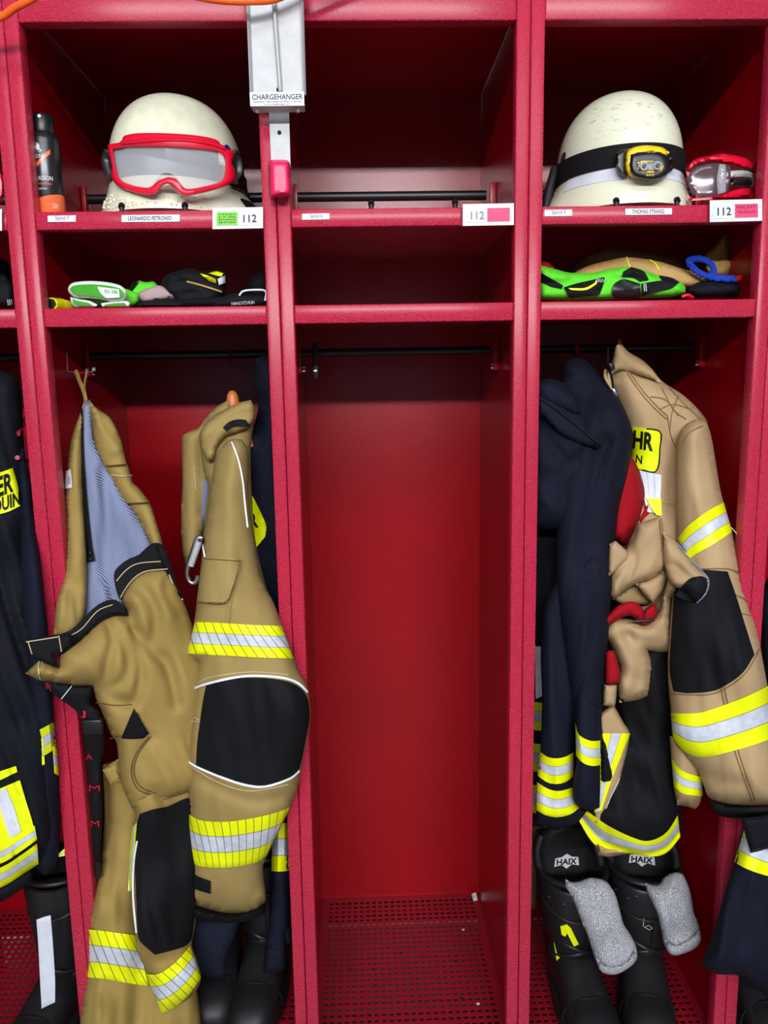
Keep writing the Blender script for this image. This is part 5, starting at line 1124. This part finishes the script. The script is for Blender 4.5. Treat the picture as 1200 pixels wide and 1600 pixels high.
# ================================================================ BOOTS
def boot(label, x, y, yaw, hgt=.335, fancy=True, tilt=0.0, mat='leather'):
    t = thing('fire_boot', label, 'boot', (x, y, GZ), (0, 0, math.radians(yaw)), )
    a = dict(local=True)
    # local: toe towards -y, heel at +y
    def upper(z):   # shaft section centre/size at height z
        return None
    rings = []
    secs = [(.0, .030, .000, .048, .150), (.02, .028, .0, .050, .152), (.045, .0, 0, 0, 0)]
    bm = bmesh.new()
    shaft = [(.020, .060, .043, .062), (.06, .058, .044, .062), (.10, .050, .045, .062), (.14, .045, .053, .066), (.19*hgt/.335, .048, .062, .072), (.25*hgt/.335, .050, .070, .078), (.29*hgt/.335, .050, .073, .082), (hgt-.012, .050, .074, .084), (hgt, .050, .073, .083), (hgt, .050, .066, .076), (hgt-.02, .05, .064, .074), (hgt-.10, .05, .05, .062)]
    add_loft(bm, [ell(0, cy+math.sin(z*90)*.0015, z+0, rx, ry, 36, 0, .92, .10 if z > .28 else 0) for z, cy, rx, ry in shaft])
    foot = []
    for (yy, hw, zt) in ((.118, .030, .07), (.10, .040, .10), (.05, .044, .125), (0, .045, .125), (-.04, .047, .105), (-.08, .050, .085), (-.115, .051, .078), (-.145, .046, .070), (-.163, .034, .056), (-.172, .016, .038)):
        r_ = []
        for k in range(24):
            q = 2*math.pi*k/24; cz = .018; c_, s_ = math.cos(q), math.sin(q)
            zz = cz+(zt-cz)*.5*(1+math.copysign(abs(s_)**.75, s_)); xx = hw*math.copysign(abs(c_)**.7, c_)*(1.0 if s_ < .2 else 1-.12*(s_-.2))
            r_.append(Vector((xx, yy, zz)))
        foot.append(r_)
    add_loft(bm, foot); bmesh.ops.recalc_face_normals(bm, faces=bm.faces)
    obj('upper', bm, mat, t, **a)
    # ankle creases
    for z, ry, rx, cy in ((.098, .0655, .0475, .050), (.118, .067, .0485, .047), (.135, .069, .051, .045)):
        bm = bmesh.new(); add_tube(bm, [Vector((rx*math.cos(q), cy+ry*math.sin(q), z+.012*math.sin(q*2+z*90))) for q in np.linspace(-math.pi*.95, -math.pi*.05, 20)], .0045, 8); obj('ankle_fold', bm, mat, t, **a)
    bm = bmesh.new(); so = []
    for z, g in ((0, .0), (.004, .003), (.016, .004), (.026, .002), (.030, -.002)):
        r_ = []
        for k in range(40):
            q = 2*math.pi*k/40; yy = -.028+.150*math.sin(q); w_ = .045 if yy > 0 else .053
            w_ = .046+.008*math.sin(max(0, min(1, (-yy+.02)/.15))*math.pi)
            r_.append(Vector(((w_+g)*math.copysign(abs(math.cos(q))**.72, math.cos(q)), -.028+(.150+g)*math.copysign(abs(math.sin(q))**.9, math.sin(q)), z)))
        so.append(r_)
    add_loft(bm, so); obj('sole', bm, 'rubber', t, **a)
    bm = bmesh.new(); rg = []
    for (yy, hw, zt) in ((-.088, .0525, .087), (-.118, .0545, .082), (-.147, .050, .075), (-.168, .037, .060), (-.178, .018, .042)):
        rg.append([Vector((hw*math.copysign(abs(math.cos(q))**.7, math.cos(q)), yy, .022+(zt-.022)*max(0, math.sin(q))**.75)) for q in np.linspace(0, math.pi, 15)]+[Vector((hw*.5*math.cos(q), yy+.004, .024)) for q in np.linspace(math.pi, 0, 5)[1:-1]])
    add_loft(bm, rg); bmesh.ops.recalc_face_normals(bm, faces=bm.faces); obj('toe_cap', bm, 'rubber', t, **a)
    bm = bmesh.new(); add_tube(bm, [Vector((.0735*math.cos(q), .050+.083*math.sin(q), hgt-.10*.083*math.sin(q))) for q in np.linspace(0, 2*math.pi, 41)[:-1]], .0055, 8, closed=True); obj('collar_piping', bm, mat, t, **a)
    bm = bmesh.new(); add_tube(bm, [Vector((.0545*math.cos(q), -.092+.012*math.cos(q)**2, .028+.058*max(0, math.sin(q))**.75)) for q in np.linspace(0, math.pi, 21)], .0022, 6); obj('toe_seam', bm, 'rubber', t, **a)
    bm = bmesh.new(); add_tube(bm, [Vector((.0725*math.cos(q), .050+.082*math.sin(q), hgt-.045-.03*abs(math.sin(q)))) for q in np.linspace(-math.pi, 0, 25)], .0018, 6); obj('shaft_seam', bm, mat, t, **a)
    bm = bmesh.new(); add_tube(bm, [Vector((.012, .050-.0815-.0006, hgt-.08)), Vector((.012, .050-.074, hgt*.56)), Vector((.010, -.022, hgt*.45))], .0014, 6); obj('shaft_seam', bm, mat, t, **a)
    if fancy:
        # tall padded back and tongue with emblem
        bm = bmesh.new(); rg = []
        for z, w_, yy in ((hgt-.06, .052, .098), (hgt-.01, .056, .104), (hgt+.02, .056, .106), (hgt+.050, .052, .102), (hgt+.070, .040, .094), (hgt+.076, .020, .088)):
            rg.append([Vector((w_*math.copysign(abs(math.cos(q))**.7, math.cos(q)), yy+.022*math.copysign(abs(math.sin(q))**.6, math.sin(q)), z)) for q in np.linspace(0, 2*math.pi, 25)[:-1]])
        add_loft(bm, rg); tg = obj('padded_back', bm, 'leather_soft', t, **a)
        f = lambda u, v: Vector((u, .0815-.002, hgt-.006+v))
        em = [(-.028, -.012), (-.026, .008), (-.012, .010), (0, .018), (.012, .010), (.026, .008), (.028, -.012), (.012, -.008), (0, -.018), (-.012, -.008)]
        bm = bmesh.new(); va = [bm.verts.new(f(*p)) for p in em]; bm.faces.new(va)
        r_ = bmesh.ops.extrude_face_region(bm, geom=list(bm.faces)); 
        for v in r_['geom']:
            if isinstance(v, bmesh.types.BMVert): v.co.y += .0012
        bmesh.ops.recalc_face_normals(bm, faces=bm.faces); e_ = obj('emblem', bm, 'label_white', tg, smooth=False, **a)
        V, F = text2d('HAIX', .03); bm = bmesh.new(); vs = [bm.verts.new(f(-.023+.046*v[0], -.008+.015*v[1])+Vector((0, -.0006, 0))) for v in V]
        for q in F: bm.faces.new([vs[i] for i in q])
        obj('lettering', bm, 'navy', e_, smooth=False, **a)
        obj('pull_loop', tube([Vector((-.035, .10, hgt+.055)), Vector((-.04, .105, hgt+.080)), Vector((0, .11, hgt+.087)), Vector((.04, .105, hgt+.080)), Vector((.035, .10, hgt+.055))], .006, 8, smooth=5, flat=.4), 'leather_soft', t, **a)
        for sx in (-1, 1):
            bm = bmesh.new(); add_tube(bm, [Vector((sx*.070, .05, hgt-.005)), Vector((sx*.068, .08, hgt+.02)), Vector((sx*.054, .10, hgt+.045))], .009, 8, smooth=4); obj('collar_wing', bm, 'leather_soft', t, **a)
        for k_ in range(4):
            q = -1.9-.22*k_; bm = bmesh.new(); bmesh.ops.create_icosphere(bm, subdivisions=1, radius=.0016, matrix=Matrix.Translation((.0745*math.cos(q), .05+.0845*math.sin(q), hgt-.022-.012*(k_ % 2)))); obj('eyelet', bm, 'steel', t, **a)
    return t
def onboot(t, name, poly, mat, Yd, T=.003):
    s = Cloth(poly, Yd, T, 3, .006, sp=4); 
    return s
def place(px, py):
    d = RGT*((px-600)/FPX)+UPV*((800-py)/FPX)+FWD; return CAM+d*((GZ-CAM.z)/d.z)
b1 = boot('black leather fire boot with a yellow flash and a grey sock over its rim', .362, .125, 3, .285)
b2 = boot('black leather fire boot without yellow flash, grey sock over its rim', .508, .125, -13, .285)
def shaft_mark(t, name, th0, th1, z0, z1, mat, poly=None, rx=.0685, ry=.077, cy=.05):
    """a mark lying on the shaft: polygon in (angle, height)"""
    bm = bmesh.new(); pts = poly
    f = lambda a_, z: Vector(((rx+.0025)*math.cos(a_), cy+(ry+.0025)*math.sin(a_), z))
    va = [bm.verts.new(f(*p)) for p in pts]; vb = [bm.verts.new(f(*p)-Vector((0, -.003, 0))) for p in pts]
    bm.faces.new(va); bm.faces.new(vb[::-1])
    for i in range(len(pts)): j = (i+1) % len(pts); bm.faces.new((va[j], va[i], vb[i], vb[j]))
    bmesh.ops.recalc_face_normals(bm, faces=bm.faces)
    return obj(name, bm, mat, t, local=True, smooth=False)
shaft_mark(b1, 'yellow_mark', 0, 0, 0, 0, 'hivis', [(-2.20, .192), (-2.02, .202), (-1.90, .196), (-1.66, .160), (-1.80, .154), (-2.00, .182), (-2.06, .173), (-2.16, .175)])
shaft_mark(b1, 'yellow_wedge', 0, 0, 0, 0, 'hivis', [(-2.62, .140), (-2.45, .115), (-2.12, .090), (-2.18, .080), (-2.42, .087)], rx=.052, ry=.067)
bm = bmesh.new(); add_tube(bm, [Vector((-.008, -.031, .214)), Vector((-.008, -.0315, .196))], .0006, 5); obj('mark_line', bm, 'paper', b2, local=True)
bm = bmesh.new(); add_tube(bm, [Vector((.030*1.0-.02, -.0335, .196)), Vector((-.004+.02-.012, -.0335, .191)), Vector((-.006, -.0335, .196)), Vector((.002, -.0335, .201))], .0007, 5, closed=True); obj('mark_diamond', bm, 'paper', b2, local=True)
# socks over the rims
def sock(label, outline, Y, seed):
    t = thing('sock', label, 'sock', at(outline[0][0], 1450, .03))
    s = Cloth(outline, Y, .020, 22, .014, folds=.004, fs=(14, 30), fdir=70, seed=seed, sp=4.2); o_ = s.build('sock_leg', 'sock', t); return t, s
t, S = sock('grey knitted sock draped over the left black boot of the pair', [(884, 1374), (893, 1378), (905, 1377), (918, 1372), (933, 1372), (947, 1377), (956, 1388), (963, 1402), (971, 1432), (975, 1445), (985, 1460), (993, 1477), (995, 1492), (990, 1504), (980, 1513), (968, 1519), (957, 1521), (945, 1519), (938, 1516), (932, 1503), (926, 1487), (917, 1458), (910, 1443), (903, 1425), (896, 1407), (890, 1394), (884, 1387)],
    [(920, 1375, .10), (930, 1400, .045), (975, 1510, -.015)], 1)
pc('ribbed_cuff', 'sock', [(932, 1496), (945, 1506), (960, 1508), (978, 1500), (993, 1484), (996, 1494), (991, 1505), (980, 1514), (968, 1521), (957, 1523), (944, 1521), (936, 1514)], -.020, .018, t, 9, .012, sp=4)
t, S = sock('grey knitted sock draped over the right black boot of the pair', [(1008, 1380), (1018, 1382), (1030, 1381), (1036, 1372), (1047, 1365), (1058, 1363), (1067, 1366), (1074, 1380), (1080, 1400), (1084, 1425), (1090, 1440), (1094, 1452), (1095, 1466), (1090, 1476), (1083, 1482), (1068, 1488), (1053, 1491), (1044, 1485), (1038, 1477), (1034, 1458), (1030, 1440), (1026, 1425), (1020, 1412), (1012, 1396)],
    [(1030, 1375, .12), (1040, 1400, .045), (1070, 1480, -.01)], 2)
pc('ribbed_cuff', 'sock', [(1039, 1468), (1055, 1475), (1072, 1468), (1092, 1455), (1096, 1466), (1091, 1477), (1083, 1484), (1068, 1490), (1053, 1493), (1043, 1486)], -.015, .018, t, 9, .012, sp=4)
# boots in the other lockers
boot('plain black boot standing upright below the navy trouser hem in the left locker', -.318, .20, -6, .32, False)
boot('plain black boot half hidden behind the sand trousers in the left locker', -.425, .23, 4, .30, False)
b5 = boot('black boot with a silver reflective strip at the left photo edge', -.745, .13, -12, .33, False)
s = Cloth([(57, 1437), (68, 1433), (79, 1430), (83, 1480), (86, 1530), (86, 1566), (75, 1571), (65, 1576), (62, 1520), (60, 1480)], .028, .002, 3, .006, sp=5, sharp=20)
o_ = s.build('reflective_strip', 'silver_tape'); o_.parent = b5; o_.matrix_parent_inverse = (Matrix.Translation(b5.location) @ Matrix.Rotation(b5.rotation_euler.z, 4, 'Z')).inverted()
b6 = boot('black boot cut off at the lower right photo corner', .72, .10, 4, .20, False)
